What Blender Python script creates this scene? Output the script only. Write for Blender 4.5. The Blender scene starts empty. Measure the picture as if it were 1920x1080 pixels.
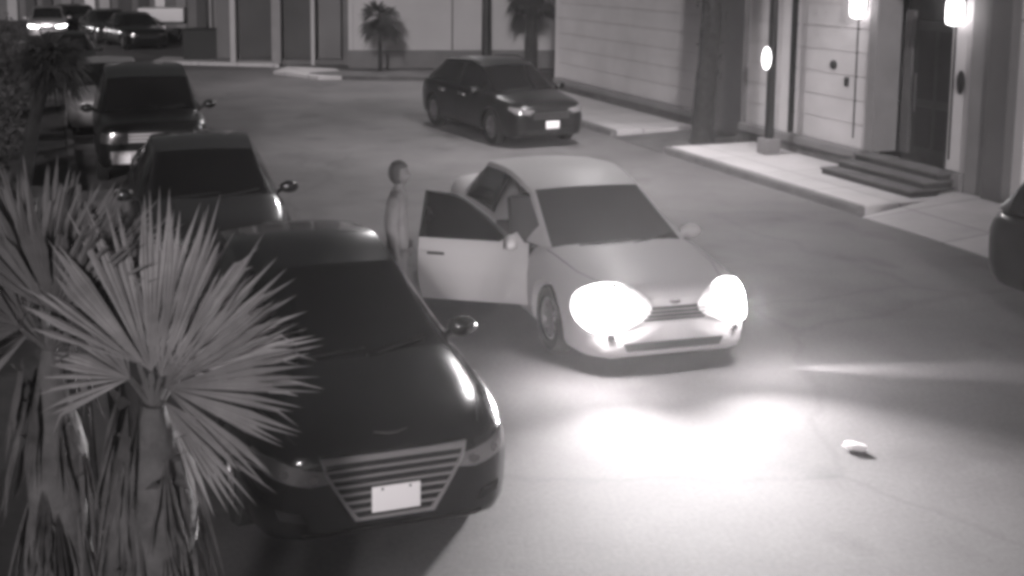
import bpy, bmesh, math, random
from mathutils import Vector, Matrix
from mathutils.bvhtree import BVHTree
random.seed(7)
R = math.radians
scene = bpy.context.scene
COL = scene.collection

# ------------------------------------------------------------------ street frame
TH = 0.3048
SD = Vector((-math.sin(TH), math.cos(TH), 0))     # up the street
SP = Vector((math.cos(TH), math.sin(TH), 0))      # across the street, to the right
def S(al, ac, z=0.0):
    return SD * al + SP * ac + Vector((0, 0, z))

# ------------------------------------------------------------------ materials
TINT = (1.0, 0.955, 0.97)
MATS = {}
def mat(name, v, rough=0.7, metal=0.0, spec=0.4, coat=0.0, var=0.0, scale=4.0, bump=0.0, bscale=60.0, emit=0.0, lo=None):
    if name in MATS: return MATS[name]
    m = bpy.data.materials.new(name); m.use_nodes = True
    nt = m.node_tree; b = nt.nodes['Principled BSDF']
    c = (v * TINT[0], v * TINT[1], v * TINT[2], 1)
    b.inputs['Base Color'].default_value = c
    b.inputs['Roughness'].default_value = rough
    b.inputs['Metallic'].default_value = metal
    b.inputs['Specular IOR Level'].default_value = spec
    b.inputs['Coat Weight'].default_value = coat
    b.inputs['Coat Roughness'].default_value = 0.04
    if emit:
        b.inputs['Emission Color'].default_value = (1, 0.97, 0.98, 1)
        b.inputs['Emission Strength'].default_value = emit
    if var or bump:
        tc = nt.nodes.new('ShaderNodeTexCoord')
    if var:
        n = nt.nodes.new('ShaderNodeTexNoise'); n.inputs['Scale'].default_value = scale
        n.inputs['Detail'].default_value = 6; n.inputs['Roughness'].default_value = 0.6
        r = nt.nodes.new('ShaderNodeValToRGB')
        r.color_ramp.elements[0].position = 0.3; r.color_ramp.elements[1].position = 0.72
        a, z = v * (1 - var), v * (1 + var)
        r.color_ramp.elements[0].color = (a * TINT[0], a * TINT[1], a * TINT[2], 1)
        r.color_ramp.elements[1].color = (z * TINT[0], z * TINT[1], z * TINT[2], 1)
        nt.links.new(tc.outputs['Object'], n.inputs['Vector'])
        nt.links.new(n.outputs['Fac'], r.inputs['Fac'])
        nt.links.new(r.outputs['Color'], b.inputs['Base Color'])
    if bump:
        n2 = nt.nodes.new('ShaderNodeTexNoise'); n2.inputs['Scale'].default_value = bscale
        n2.inputs['Detail'].default_value = 4
        bp = nt.nodes.new('ShaderNodeBump'); bp.inputs['Strength'].default_value = bump
        bp.inputs['Distance'].default_value = 0.01
        nt.links.new(tc.outputs['Object'], n2.inputs['Vector'])
        nt.links.new(n2.outputs['Fac'], bp.inputs['Height'])
        nt.links.new(bp.outputs['Normal'], b.inputs['Normal'])
    MATS[name] = m
    return m

M_ASPH = mat('asphalt', 0.11, 0.85, var=0.34, scale=0.3, bump=0.25, bscale=45, spec=0.25)
M_CONC = mat('concrete', 0.42, 0.9, var=0.12, scale=1.2, bump=0.2, bscale=30)
M_KERB = mat('kerb_concrete', 0.16, 0.9, var=0.2, scale=2.5)
M_SOIL = mat('dark_soil', 0.075, 0.95, var=0.4, scale=1.5, bump=0.6, bscale=12)
M_SIDE = mat('siding_paint', 0.50, 0.7, var=0.12, scale=0.8)
M_TRIM = mat('trim_paint', 0.55, 0.6, var=0.05, scale=2)
M_STONE = mat('plinth_stone', 0.085, 0.9, var=0.3, scale=3, bump=0.5, bscale=9)
M_BAND = mat('grey_render', 0.17, 0.85, var=0.12, scale=1.5)
M_DKREND = mat('dark_render', 0.10, 0.85, var=0.15, scale=1.2)
M_WOOD = mat('dark_door', 0.022, 0.5, var=0.35, scale=5)
M_METALD = mat('dark_metal', 0.014, 0.45, metal=0.3)
M_LAMP = mat('lamp_glow', 0.9, 0.5, emit=6)
M_LAMPB = mat('small_lamp_glow', 0.9, 0.5, emit=6)
M_HEAD = mat('headlamp_glow', 0.9, 0.5, emit=110)
M_FARL = mat('far_headlamp_glow', 0.9, 0.5, emit=16)
M_LEAF = mat('palm_leaf', 0.30, 0.7, var=0.3, scale=6, spec=0.15)
M_LEAFD = mat('dark_leaf', 0.018, 0.7, var=0.4, scale=4)
M_BARK = mat('palm_bark', 0.10, 0.95, var=0.45, scale=8, bump=1.0, bscale=25)
M_DRIS = mat('shaded_riser', 0.03, 0.9, var=.2, scale=3)  # riser colour darkened to hold the shade below the lit treads
M_SHRUB = mat('shrub_leaf', 0.05, 0.8, var=.3, scale=4)
M_SKIRT = mat('dead_leaf', 0.10, 1.0, spec=0.05, var=0.45, scale=9)
M_BARKD = mat('dark_bark', 0.022, 0.95, var=0.4, scale=6, bump=1.0, bscale=20)
M_BLACK = mat('paint_black', 0.007, 0.2, coat=0.6, spec=0.3)
M_CHAR = mat('paint_charcoal', 0.02, 0.25, coat=.6, spec=0.5)
M_DARKP = mat('paint_dark', 0.006, 0.3, coat=0.4, spec=0.3)
M_SILV = mat('paint_silver', 0.35, 0.35, metal=0.5, coat=0.6)
M_WHITE = mat('paint_white', 0.35, 0.65, coat=0.06, spec=0.25)
M_WHITE.node_tree.nodes['Principled BSDF'].inputs['Coat Roughness'].default_value = .3
M_GLASS = mat('tinted_glass', 0.006, 0.06, spec=0.5)
M_GLASS2 = mat('grey_glass', 0.05, 0.08, spec=0.5)
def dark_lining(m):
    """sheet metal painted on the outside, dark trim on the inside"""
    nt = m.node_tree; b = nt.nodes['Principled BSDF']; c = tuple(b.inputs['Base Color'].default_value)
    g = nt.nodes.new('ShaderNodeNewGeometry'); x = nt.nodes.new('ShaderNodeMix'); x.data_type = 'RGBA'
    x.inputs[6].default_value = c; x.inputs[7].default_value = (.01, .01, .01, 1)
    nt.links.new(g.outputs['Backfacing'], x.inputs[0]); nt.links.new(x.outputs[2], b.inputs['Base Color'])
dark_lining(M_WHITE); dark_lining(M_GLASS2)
M_RUBB = mat('rubber', 0.012, 0.85)
M_RIM = mat('rim_alloy', 0.25, 0.35, metal=0.8)
M_CHROME = mat('chrome', 0.55, 0.22, metal=1.0)
M_BRIGHT = mat('bright_trim', 0.7, 0.3, metal=0.3)
M_SLAT = mat('grille_slat', 0.30, 0.4, metal=0.4)
M_DPLAS = mat('black_plastic', 0.012, 0.6)
M_PLATE = mat('plate_face', 0.92, 0.6)
M_LENS = mat('lamp_lens', 0.16, 0.12, spec=0.8, coat=1.0)
M_REFL = mat('lamp_reflector', 0.3, 0.25, metal=0.9)
M_INT = mat('car_interior', 0.02, 0.9)
M_TAIL = mat('tail_lens', 0.10, 0.15, coat=1.0)
M_SKIN = mat('skin', 0.13, 0.6)
M_HAIR = mat('hair', 0.06, 0.8)
M_CLOTH = mat('grey_cloth', 0.15, 0.95, var=0.15, scale=6)
M_CLOTHD = mat('trouser_cloth', 0.12, 0.95, var=0.15, scale=6)
M_PALE = mat('pale_panel', 0.32, 0.7, var=0.05)

def enrich_asphalt():
    nt = M_ASPH.node_tree; b = nt.nodes['Principled BSDF']; src = b.inputs['Base Color'].links[0].from_socket
    tc = nt.nodes['Texture Coordinate']
    n = nt.nodes.new('ShaderNodeTexNoise'); n.inputs['Scale'].default_value = 28; n.inputs['Detail'].default_value = 3
    r = nt.nodes.new('ShaderNodeMapRange'); r.inputs['To Min'].default_value = .72; r.inputs['To Max'].default_value = 1.28
    v = nt.nodes.new('ShaderNodeTexVoronoi'); v.feature = 'DISTANCE_TO_EDGE'; v.inputs['Scale'].default_value = .33
    w = nt.nodes.new('ShaderNodeTexNoise'); w.inputs['Scale'].default_value = 1.2; w.inputs['Detail'].default_value = 5
    add = nt.nodes.new('ShaderNodeMix'); add.data_type = 'VECTOR'; add.inputs[0].default_value = .35
    c = nt.nodes.new('ShaderNodeMapRange'); c.inputs['From Min'].default_value = .0; c.inputs['From Max'].default_value = .012; c.inputs['To Min'].default_value = .86
    s2 = nt.nodes.new('ShaderNodeTexNoise'); s2.inputs['Scale'].default_value = .9; s2.inputs['Detail'].default_value = 2
    s3 = nt.nodes.new('ShaderNodeMapRange'); s3.inputs['From Min'].default_value = .60; s3.inputs['From Max'].default_value = .70; s3.inputs['To Min'].default_value = 1; s3.inputs['To Max'].default_value = .78
    L = nt.links.new
    L(tc.outputs['Object'], n.inputs['Vector']); L(n.outputs['Fac'], r.inputs['Value'])
    L(tc.outputs['Object'], w.inputs['Vector']); L(tc.outputs['Object'], add.inputs[4]); L(w.outputs['Color'], add.inputs[5])
    L(add.outputs[1], v.inputs['Vector']); L(v.outputs['Distance'], c.inputs['Value'])
    L(tc.outputs['Object'], s2.inputs['Vector']); L(s2.outputs['Fac'], s3.inputs['Value'])
    m1 = nt.nodes.new('ShaderNodeMath'); m1.operation = 'MULTIPLY'; L(r.outputs[0], m1.inputs[0]); L(c.outputs[0], m1.inputs[1])
    m2 = nt.nodes.new('ShaderNodeMath'); m2.operation = 'MULTIPLY'; L(m1.outputs[0], m2.inputs[0]); L(s3.outputs[0], m2.inputs[1])
    vm = nt.nodes.new('ShaderNodeVectorMath'); vm.operation = 'SCALE'; L(src, vm.inputs[0]); L(m2.outputs[0], vm.inputs['Scale'])
    L(vm.outputs[0], b.inputs['Base Color'])
def enrich_concrete(m, width=1.5, row=1.5):
    nt = m.node_tree; b = nt.nodes['Principled BSDF']; src = b.inputs['Base Color'].links[0].from_socket
    tc = nt.nodes['Texture Coordinate']
    mp = nt.nodes.new('ShaderNodeMapping'); mp.inputs['Rotation'].default_value = (0, 0, -TH)
    k = nt.nodes.new('ShaderNodeTexBrick'); k.offset = 0; k.inputs['Scale'].default_value = 1; k.inputs['Brick Width'].default_value = width; k.inputs['Row Height'].default_value = row
    k.inputs['Mortar Size'].default_value = .012; k.inputs['Color1'].default_value = (1, 1, 1, 1); k.inputs['Color2'].default_value = (.88, .88, .88, 1); k.inputs['Mortar'].default_value = (.45, .45, .45, 1)
    L = nt.links.new; L(tc.outputs['Object'], mp.inputs['Vector']); L(mp.outputs[0], k.inputs['Vector'])
    vm = nt.nodes.new('ShaderNodeVectorMath'); vm.operation = 'MULTIPLY'; L(src, vm.inputs[0]); L(k.outputs['Color'], vm.inputs[1]); L(vm.outputs[0], b.inputs['Base Color'])
enrich_asphalt(); enrich_concrete(M_CONC); enrich_concrete(M_KERB, 1.0, 50)

# ------------------------------------------------------------------ object helpers
def tag(o, label=None, cat=None, group=None, kind=None):
    if label: o['label'] = label
    if cat: o['category'] = cat
    if group: o['group'] = group
    if kind: o['kind'] = kind
    return o
def empty(name, loc=(0, 0, 0), rz=0.0, parent=None):
    o = bpy.data.objects.new(name, None); COL.objects.link(o)
    o.location = loc; o.rotation_euler = (0, 0, rz); o.empty_display_size = 0.2
    if parent: o.parent = parent
    return o
def link(name, bm, m, parent=None, smooth=30, loc=None):
    me = bpy.data.meshes.new(name); bm.normal_update(); bm.to_mesh(me); bm.free()
    if m: me.materials.append(m)
    if smooth:
        me.polygons.foreach_set('use_smooth', [True] * len(me.polygons))
        me.set_sharp_from_angle(angle=R(smooth))
    o = bpy.data.objects.new(name, me); COL.objects.link(o)
    if parent: o.parent = parent
    if loc is not None: o.location = loc
    return o
def box(bm, x0, x1, y0, y1, z0, z1, M=None, bev=0.0):
    vs = [Vector((x, y, z)) for x in (x0, x1) for y in (y0, y1) for z in (z0, z1)]
    if M is not None: vs = [M @ v for v in vs]
    v = [bm.verts.new(p) for p in vs]
    fs = [bm.faces.new([v[i] for i in q]) for q in ((0, 1, 3, 2), (4, 6, 7, 5), (0, 4, 5, 1), (2, 3, 7, 6), (0, 2, 6, 4), (1, 5, 7, 3))]
    if bev:
        es = list({e for f in fs for e in f.edges})
        bmesh.ops.bevel(bm, geom=es, offset=bev, segments=2, affect='EDGES', profile=0.6)
def boxo(name, dims, m, parent=None, bev=0.0, M=None):
    bm = bmesh.new(); box(bm, *dims, M=M, bev=bev)
    return link(name, bm, m, parent)
def tube(bm, pts, rad, n=8, cap=True):
    pts = [Vector(p) for p in pts]
    if not isinstance(rad, (list, tuple)): rad = [rad] * len(pts)
    rings = []
    for i, p in enumerate(pts):
        d = (pts[min(i + 1, len(pts) - 1)] - pts[max(i - 1, 0)]).normalized()
        a = d.cross(Vector((1, 0, 0)) if abs((pts[-1] - pts[0]).normalized().z) > .8 else Vector((0, 0, 1)))
        if a.length < 0.05: a = d.cross(Vector((0, 1, 0)))
        a.normalize(); b = d.cross(a)
        rings.append([bm.verts.new(p + (a * math.cos(2 * math.pi * k / n) + b * math.sin(2 * math.pi * k / n)) * rad[i]) for k in range(n)])
    for i in range(len(rings) - 1):
        for k in range(n):
            bm.faces.new((rings[i][k], rings[i][(k + 1) % n], rings[i + 1][(k + 1) % n], rings[i + 1][k]))
    if cap:
        bm.faces.new(rings[0]); bm.faces.new(rings[-1])
    bmesh.ops.recalc_face_normals(bm, faces=bm.faces[:])
def pchip(tab, x):
    """monotone cubic interpolation through [(x,y)...] sorted by x"""
    n = len(tab)
    if x <= tab[0][0]: return tab[0][1]
    if x >= tab[-1][0]: return tab[-1][1]
    i = 0
    while tab[i + 1][0] < x: i += 1
    def sl(k): return (tab[k + 1][1] - tab[k][1]) / (tab[k + 1][0] - tab[k][0])
    def dd(k):
        if k == 0: return sl(0)
        if k == n - 1: return sl(n - 2)
        a, b = sl(k - 1), sl(k)
        return 0 if a * b <= 0 else 2 * a * b / (a + b)
    h = tab[i + 1][0] - tab[i][0]; t = (x - tab[i][0]) / h
    d0, d1 = dd(i), dd(i + 1)
    return ((2 * t**3 - 3 * t**2 + 1) * tab[i][1] + (t**3 - 2 * t**2 + t) * h * d0 + (-2 * t**3 + 3 * t**2) * tab[i + 1][1] + (t**3 - t**2) * h * d1)
def bake(o):
    dg = bpy.context.evaluated_depsgraph_get()
    me = bpy.data.meshes.new_from_object(o.evaluated_get(dg))
    o.modifiers.clear(); old = o.data; o.data = me; me.name = o.name
    return o

# ------------------------------------------------------------------ car builder
# car coordinates: front bumper centre at xf = 0, car extends to -L; left side is +y; the root sits at the car's middle
class Car:
    def __init__(s, name, sp, paint, glass=M_GLASS):
        s.sp = sp; s.L = sp['L']; s.paint = paint; s.glass = glass
        s.root = empty(name)
        s.off = Vector((s.L / 2, 0, 0))
    def place(s, front, heading):
        """front = world xy of the front bumper centre, heading = direction the car faces"""
        F = Vector((math.cos(heading), math.sin(heading), 0))
        s.root.location = Vector((front[0], front[1], 0)) - F * (s.L / 2)
        s.root.rotation_euler = (0, 0, heading)
        return s
    def add(s, name, bm, m, parent=None, smooth=30):
        bmesh.ops.translate(bm, verts=bm.verts[:], vec=s.off)
        return link(name, bm, m, parent or s.root, smooth)
    # ---- lower body
    def body(s, cut=None):
        sp = s.sp
        xs = sorted(set([round(-s.L * i / 60, 4) for i in range(61)] + [-0.01, -0.03, -0.06, -0.1, -0.15, -0.2, -0.27, -0.35] + [-s.L + d for d in (0.01, 0.03, 0.06, 0.1, 0.15, 0.2, 0.3)]), reverse=True)
        bm = bmesh.new(); rings = []
        for x in xs:
            w = pchip(sp['w'], -x); zt = pchip(sp['zt'], -x); zb = pchip(sp['zb'], -x)
            h = zt - zb; cr = sp.get('crown', 0.03)
            prof = [(0, 0), (0.80, 0), (0.93, 0.035), (0.975, 0.13), (0.992, 0.28), (1.0, 0.45), (0.998, 0.60), (0.985, 0.74), (0.955, 0.86), (0.90, 0.93), (0.80, 0.972), (0.62, 0.99), (0.40, 1.0), (0.2, 1.0), (0, 1.0)]
            half = []
            for fy, fz in prof:
                z = zb + h * fz
                if fz > 0.92: z += cr * (1 - fy * fy)
                # slight character crease along the flank
                yy = w * fy
                if abs(fz - 0.60) < 0.01: yy += 0.006
                half.append((yy, z))
            ring = [bm.verts.new((x, y, z)) for y, z in half] + [bm.verts.new((x, -y, z)) for y, z in reversed(half[1:-1])]
            rings.append(ring)
        n = len(rings[0])
        for i in range(len(rings) - 1):
            for k in range(n):
                bm.faces.new((rings[i][k], rings[i + 1][k], rings[i + 1][(k + 1) % n], rings[i][(k + 1) % n]))
        for r in (rings[0], rings[-1]):
            c = sum((v.co for v in r), Vector()) / n; cv = bm.verts.new(c)
            for k in range(n): bm.faces.new((r[k], r[(k + 1) % n], cv))
        bmesh.ops.recalc_face_normals(bm, faces=bm.faces[:])
        s.bvh = BVHTree.FromBMesh(bm)
        s.bodyo = s.add('body', bm, s.paint, smooth=40)
        # wheel arches (and a door opening) cut out of the shell
        cb = bmesh.new()
        for ax in sp['axles']:
            for sd in (-1, 1):
                M = Matrix.Translation((ax + s.L / 2, sd * (sp['W'] / 2 - 0.05), sp['wr'])) @ Matrix.Rotation(R(90), 4, 'X')
                bmesh.ops.create_cone(cb, cap_ends=True, segments=32, radius1=sp['wr'] + 0.055, radius2=sp['wr'] + 0.055, depth=0.42, matrix=M)
        if cut: box(cb, *[c + (s.L / 2 if i < 2 else 0) for i, c in enumerate(cut)])
        cme = bpy.data.meshes.new('cut'); cb.to_mesh(cme); cb.free()
        co = bpy.data.objects.new('cut', cme); COL.objects.link(co)
        md = s.bodyo.modifiers.new('b', 'BOOLEAN'); md.operation = 'DIFFERENCE'; md.solver = 'EXACT'; md.object = co
        bpy.context.view_layer.update(); bake(s.bodyo)
        s.bodyo.data.set_sharp_from_angle(angle=R(40))
        bpy.data.objects.remove(co)
        # dark liners in the arches
        return s
    def cabin(s, skip_right_front=False):
        sp = s.sp; K = sp['cab']     # five stations (x, z, halfwidth)
        bz, by = sp['belt']
        seg = (10, 12, 8)            # windshield, roof, rear window
        names = []
        prof = []
        def addseg(a, b, n, c, last=False):
            for i in range(n + (1 if last else 0)): prof.append(tuple(a[k] + (b[k] - a[k]) * i / n for k in range(3)) + (c, i / n))
        # roof arc through the three roof stations
        addseg(K[0], K[1], seg[0], 'w')
        rt = [(0, K[1]), (0.5, K[2]), (1, K[3])]
        for i in range(seg[1]):
            t = i / seg[1]
            prof.append(tuple(pchip([(q, p[k]) for q, p in rt], t) for k in range(3)) + ('r', t))
        addseg(K[3], K[4], seg[2], 'b', True)
        us = [-1, -0.95, -0.86, -0.7, -0.5, -0.25, 0, 0.25, 0.5, 0.7, 0.86, 0.95, 1]
        ts = [0, 0.1, 0.3, 0.5, 0.7, 0.9, 1]
        P = {}
        nV = len(prof)
        for v, (x, z, hw, c, t) in enumerate(prof):
            dv = v / (nV - 1)
            bow = 0.16 * (1 - dv * 2) if dv < 0.5 else -0.14 * (dv * 2 - 1)
            flat = sp.get('roofcrown', 0.028)
            if c == 'w': cr = flat * (0.3 + 0.7 * t)
            elif c == 'b': cr = flat * (1 - 0.7 * t)
            else: cr = flat
            for u in us:
                P[('t', v, u)] = Vector((x + bow * (1 - u * u) * (1.0 if c != 'r' else 1.0), hw * u, z + cr * (1 - u * u)))
            for sd in (-1, 1):
                E = Vector((x, sd * hw, z))
                B = Vector((x, sd * max(by * (1 - 0.10 * max(0, (0.12 - dv) / 0.12)) * (1 - 0.12 * max(0, (dv - 0.85) / 0.15)), hw + 0.015), min(bz, z - 0.005)))
                for tt in ts:
                    q = B.lerp(E, tt)
                    q.y += sd * 0.022 * math.sin(math.pi * tt) * min(1, (z - bz) / 0.3 if z > bz else 0)
                    P[('s', sd, v, tt)] = q
        wv = seg[0]; rv = seg[0] + seg[1]
        parts = {}
        def face(part, keys):
            d = parts.setdefault(part, (bmesh.new(), {}))
            bm, mp = d
            vs = []
            for k in keys:
                kk = tuple(round(c, 5) for c in P[k])
                if kk not in mp: mp[kk] = bm.verts.new(P[k])
                if mp[kk] not in vs: vs.append(mp[kk])
            if len(vs) >= 3:
                try: bm.faces.new(vs)
                except ValueError: pass
        for v in range(nV - 1):
            for i in range(len(us) - 1):
                mid = abs((us[i] + us[i + 1]) / 2) < 0.94
                if v < wv and mid and v > 0 or (v == 0 and mid): part = 'windshield'
                elif v >= rv + 1 and mid and v < nV - 1: part = 'rear_window'
                else: part = 'roof'
                if v == wv - 1 and mid: part = 'windshield'
                face(part, [('t', v, us[i]), ('t', v + 1, us[i]), ('t', v + 1, us[i + 1]), ('t', v, us[i + 1])])
            for sd in (-1, 1):
                for j in range(len(ts) - 1):
                    tm = (ts[j] + ts[j + 1]) / 2
                    part = 'roof'
                    if 0.1 < tm < 0.9:
                        if 4 <= v < wv + 5: part = 'side_window_f%d' % sd
                        elif wv + 6 <= v < rv + sp.get('rq', 3): part = 'side_window_r%d' % sd
                        elif v == wv + 5: part = 'pillar%d' % sd
                    ks = [('s', sd, v, ts[j]), ('s', sd, v + 1, ts[j]), ('s', sd, v + 1, ts[j + 1]), ('s', sd, v, ts[j + 1])]
                    if sd < 0: ks.reverse()
                    if part == 'side_window_f-1' and skip_right_front: continue
                    if part == 'roof' and skip_right_front and sd < 0 and tm < 0.1 and 4 <= v < wv + 5: continue
                    face(part, ks)
        for k, (bm, _) in parts.items():
            bmesh.ops.recalc_face_normals(bm, faces=bm.faces[:])
            nm = 'roof' if k == 'roof' else ('pillar' if 'pillar' in k else ('side_window' if 'side' in k else k))
            m = s.paint if nm == 'roof' else (M_DPLAS if nm == 'pillar' else s.glass)
            if nm in ('side_window', 'rear_window'): m = M_GLASS
            s.add(nm, bm, m, smooth=35)
        return s
    # ---- patches draped on the body shell
    def drape(s, name, poly, mode, m, off=0.006, res=0.05, parent=None, thick=0.01, yaw=0):
        """poly 2D; mode 'front': (y,z) seen from ahead; 'rear'; 'left'/'right': (x,z) from the side; 'top': (x,y)"""
        bm = bmesh.new()
        f = bm.faces.new([bm.verts.new((a, b, 0)) for a, b in poly])
        a0, a1 = min(p[0] for p in poly), max(p[0] for p in poly)
        b0, b1 = min(p[1] for p in poly), max(p[1] for p in poly)
        for ax, lo, hi in ((0, a0, a1), (1, b0, b1)):
            k = 1
            while lo + k * res < hi - 1e-4:
                no = Vector((1, 0, 0)) if ax == 0 else Vector((0, 1, 0))
                bmesh.ops.bisect_plane(bm, geom=bm.verts[:] + bm.edges[:] + bm.faces[:], plane_co=no * (lo + k * res), plane_no=no)
                k += 1
        rot = Matrix.Rotation(yaw, 4, 'Z')
        for v in bm.verts:
            a, b = v.co.x, v.co.y
            if mode == 'front': o, d = Vector((1.5, a, b)), Vector((-1, 0, 0))
            elif mode == 'rear': o, d = Vector((-s.L - 1.5, a, b)), Vector((1, 0, 0))
            elif mode == 'left': o, d = Vector((a, 2, b)), Vector((0, -1, 0))
            elif mode == 'right': o, d = Vector((a, -2, b)), Vector((0, 1, 0))
            elif mode == 'fl': o, d = Vector((0.2, 0, b)) + Vector((-0.35, 0.55, 0)) + Vector((0.7071, 0.7071, 0)) * 1.5 + Vector((-0.7071, 0.7071, 0)) * a, Vector((-0.7071, -0.7071, 0))
            elif mode == 'fr': o, d = Vector((0.2, 0, b)) + Vector((-0.35, -0.55, 0)) + Vector((0.7071, -0.7071, 0)) * 1.5 + Vector((0.7071, 0.7071, 0)) * (-a), Vector((-0.7071, 0.7071, 0))
            else: o, d = Vector((a, b, 3)), Vector((0, 0, -1))
            hit = s.bvh.ray_cast(o, d)[0]
            if hit is None:
                hit = s.bvh.find_nearest(o + d * 1.3)[0]
            v.co = hit - d * off
        d0 = {'front': (1, 0, 0), 'rear': (-1, 0, 0), 'left': (0, 1, 0), 'right': (0, -1, 0), 'top': (0, 0, 1), 'fl': (.7, .7, 0), 'fr': (.7, -.7, 0)}[mode]
        bm.normal_update()
        if sum((f.normal.dot(Vector(d0)) for f in bm.faces)) < 0:
            bmesh.ops.reverse_faces(bm, faces=bm.faces[:])
        # give it thickness
        ext = bmesh.ops.extrude_face_region(bm, geom=bm.faces[:])
        vv = [g for g in ext['geom'] if isinstance(g, bmesh.types.BMVert)]
        bmesh.ops.translate(bm, verts=vv, vec=Vector(d0) * thick)
        bmesh.ops.recalc_face_normals(bm, faces=bm.faces[:])
        return s.add(name, bm, m, parent, smooth=40)
    def line(s, name, pts, mode, m, w=0.012, parent=None, off=0.0015):
        """thin seam line made of draped quads, one mesh"""
        polys = []
        for (a, b), (c, d) in zip(pts[:-1], pts[1:]):
            t = Vector((c - a, d - b)); t.normalize(); n = Vector((-t.y, t.x)) * w / 2
            polys.append([(a + n.x, b + n.y), (a - n.x, b - n.y), (c - n.x, d - n.y), (c + n.x, d + n.y)])
        objs = [s.drape(name, p, mode, m, off=off, res=0.08, thick=0.002, parent=parent) for p in polys]
        base = objs[0]
        if len(objs) > 1:
            bm = bmesh.new()
            for o in objs: bm.from_mesh(o.data)
            bm.to_mesh(base.data); bm.free()
            for o in objs[1:]: bpy.data.objects.remove(o)
        return base
    def wheels(s, detail=True):
        sp = s.sp; r = sp['wr']
        for ax in sp['axles']:
            for sd in (-1, 1):
                w = empty('wheel', parent=s.root)
                w.location = (ax + s.L / 2, sd * (sp['W'] / 2 - 0.13), r)
                w.rotation_euler = (0, 0, 0 if sd > 0 else math.pi)
                bm = bmesh.new(); n = 32
                pr = [(-0.1, r * 0.62), (-0.1, r * 0.93), (-0.07, r), (0.07, r), (0.1, r * 0.93), (0.1, r * 0.66), (0.085, r * 0.63)]
                rings = [[bm.verts.new((q * math.cos(2 * math.pi * k / n), y, q * math.sin(2 * math.pi * k / n))) for k in range(n)] for y, q in pr]
                for i in range(len(pr) - 1):
                    for k in range(n): bm.faces.new((rings[i][k], rings[i][(k + 1) % n], rings[i + 1][(k + 1) % n], rings[i + 1][k]))
                bmesh.ops.recalc_face_normals(bm, faces=bm.faces[:])
                link('tyre', bm, M_RUBB, w)
                bm = bmesh.new()
                ri = r * 0.63
                pr = [(0.085, ri), (0.085, ri * 0.9), (0.03, ri * 0.86)]
                rings = [[bm.verts.new((q * math.cos(2 * math.pi * k / n), y, q * math.sin(2 * math.pi * k / n))) for k in range(n)] for y, q in pr]
                for i in range(2):
                    for k in range(n): bm.faces.new((rings[i][k], rings[i][(k + 1) % n], rings[i + 1][(k + 1) % n], rings[i + 1][k]))
                for k in range(10):
                    M = Matrix.Rotation(2 * math.pi * k / 10 + 0.1, 4, 'Y')
                    box(bm, 0.02, ri * 0.9, 0.045, 0.07, -0.016, 0.016, M=M)
                bmesh.ops.create_cone(bm, cap_ends=True, segments=16, radius1=0.055, radius2=0.05, depth=0.04, matrix=Matrix.Translation((0, 0.065, 0)) @ Matrix.Rotation(R(90), 4, 'X'))
                link('rim', bm, M_RIM, w)
                bm = bmesh.new()
                bmesh.ops.create_cone(bm, cap_ends=True, segments=24, radius1=ri * 0.9, radius2=ri * 0.9, depth=0.02, matrix=Matrix.Translation((0, 0.0, 0)) @ Matrix.Rotation(R(90), 4, 'X'))
                link('brake_disc', bm, M_METALD, w)
        return s
    def mirrors(s, sides=(-1, 1), x=None, m=None):
        mx, my, mz = s.sp['mir']
        for sd in sides:
            bm = bmesh.new()
            bmesh.ops.create_uvsphere(bm, u_segments=16, v_segments=10, radius=1)
            for v in bm.verts:
                c = v.co
                c.x = c.x * 0.075 if c.x > 0 else c.x * 0.045
                c.y *= 0.12; c.z *= 0.078
                c.z += 0.0
            bmesh.ops.translate(bm, verts=bm.verts[:], vec=(mx, sd * my, mz))
            # arm
            tube(bm, [(mx + 0.01, sd * (my - 0.09), mz - 0.03), (mx + 0.06, sd * (my - 0.22), mz - 0.07)], [0.025, 0.035], 8)
            o = s.add('mirror', bm, m or s.paint)
            bm = bmesh.new(); box(bm, mx - 0.05, mx - 0.044, sd * my - 0.085, sd * my + 0.085, mz - 0.05, mz + 0.055, bev=0.002)
            s.add('mirror_glass', bm, M_CHROME, o)
        return s
    def seams(s, side='left', doors=None):
        K = s.sp['cab']; b = s.sp['belt'][0]
        d0, d1, d2 = doors or (K[0][0] - 0.2, K[0][0] - 1.3, K[0][0] - 2.35)
        p = s.line('door_seam', [(d0, b - 0.04), (d0 + 0.02, 0.32), (d2 + 0.35, 0.30)], side, M_DPLAS)
        s.line('door_seam', [(d1, b - 0.03), (d1, 0.31)], side, M_DPLAS)
        s.line('door_seam', [(d2, b - 0.03), (d2 + 0.03, 0.62), (d2 + 0.35, 0.42)], side, M_DPLAS)
        for d in (d1 + 0.16, d2 + 0.16):
            s.drape('door_handle', [(d - 0.1, b - 0.15), (d + 0.1, b - 0.15), (d + 0.1, b - 0.12), (d - 0.1, b - 0.12)], side, M_CHROME if s.paint != M_WHITE else M_METALD, off=0.012, thick=0.02)
        return s
    def plate(s, y, z, x=0.02, w=0.305, h=0.155, tilt=0, m=M_PLATE, end='front'):
        xx = x if end == 'front' else -s.L - x
        bm = bmesh.new(); box(bm, xx - 0.006, xx + 0.006, y - w / 2, y + w / 2, z - h / 2, z + h / 2, bev=0.002)
        o = s.add('number_plate', bm, m)
        for a in (-0.09, 0.09):
            bm = bmesh.new(); bmesh.ops.create_cone(bm, cap_ends=True, segments=8, radius1=0.008, radius2=0.008, depth=0.02, matrix=Matrix.Translation((xx, y + a, z + h / 2 - 0.018)) @ Matrix.Rotation(R(90), 4, 'Y'))
            s.add('plate_screw', bm, M_METALD, o)
        return s
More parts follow.
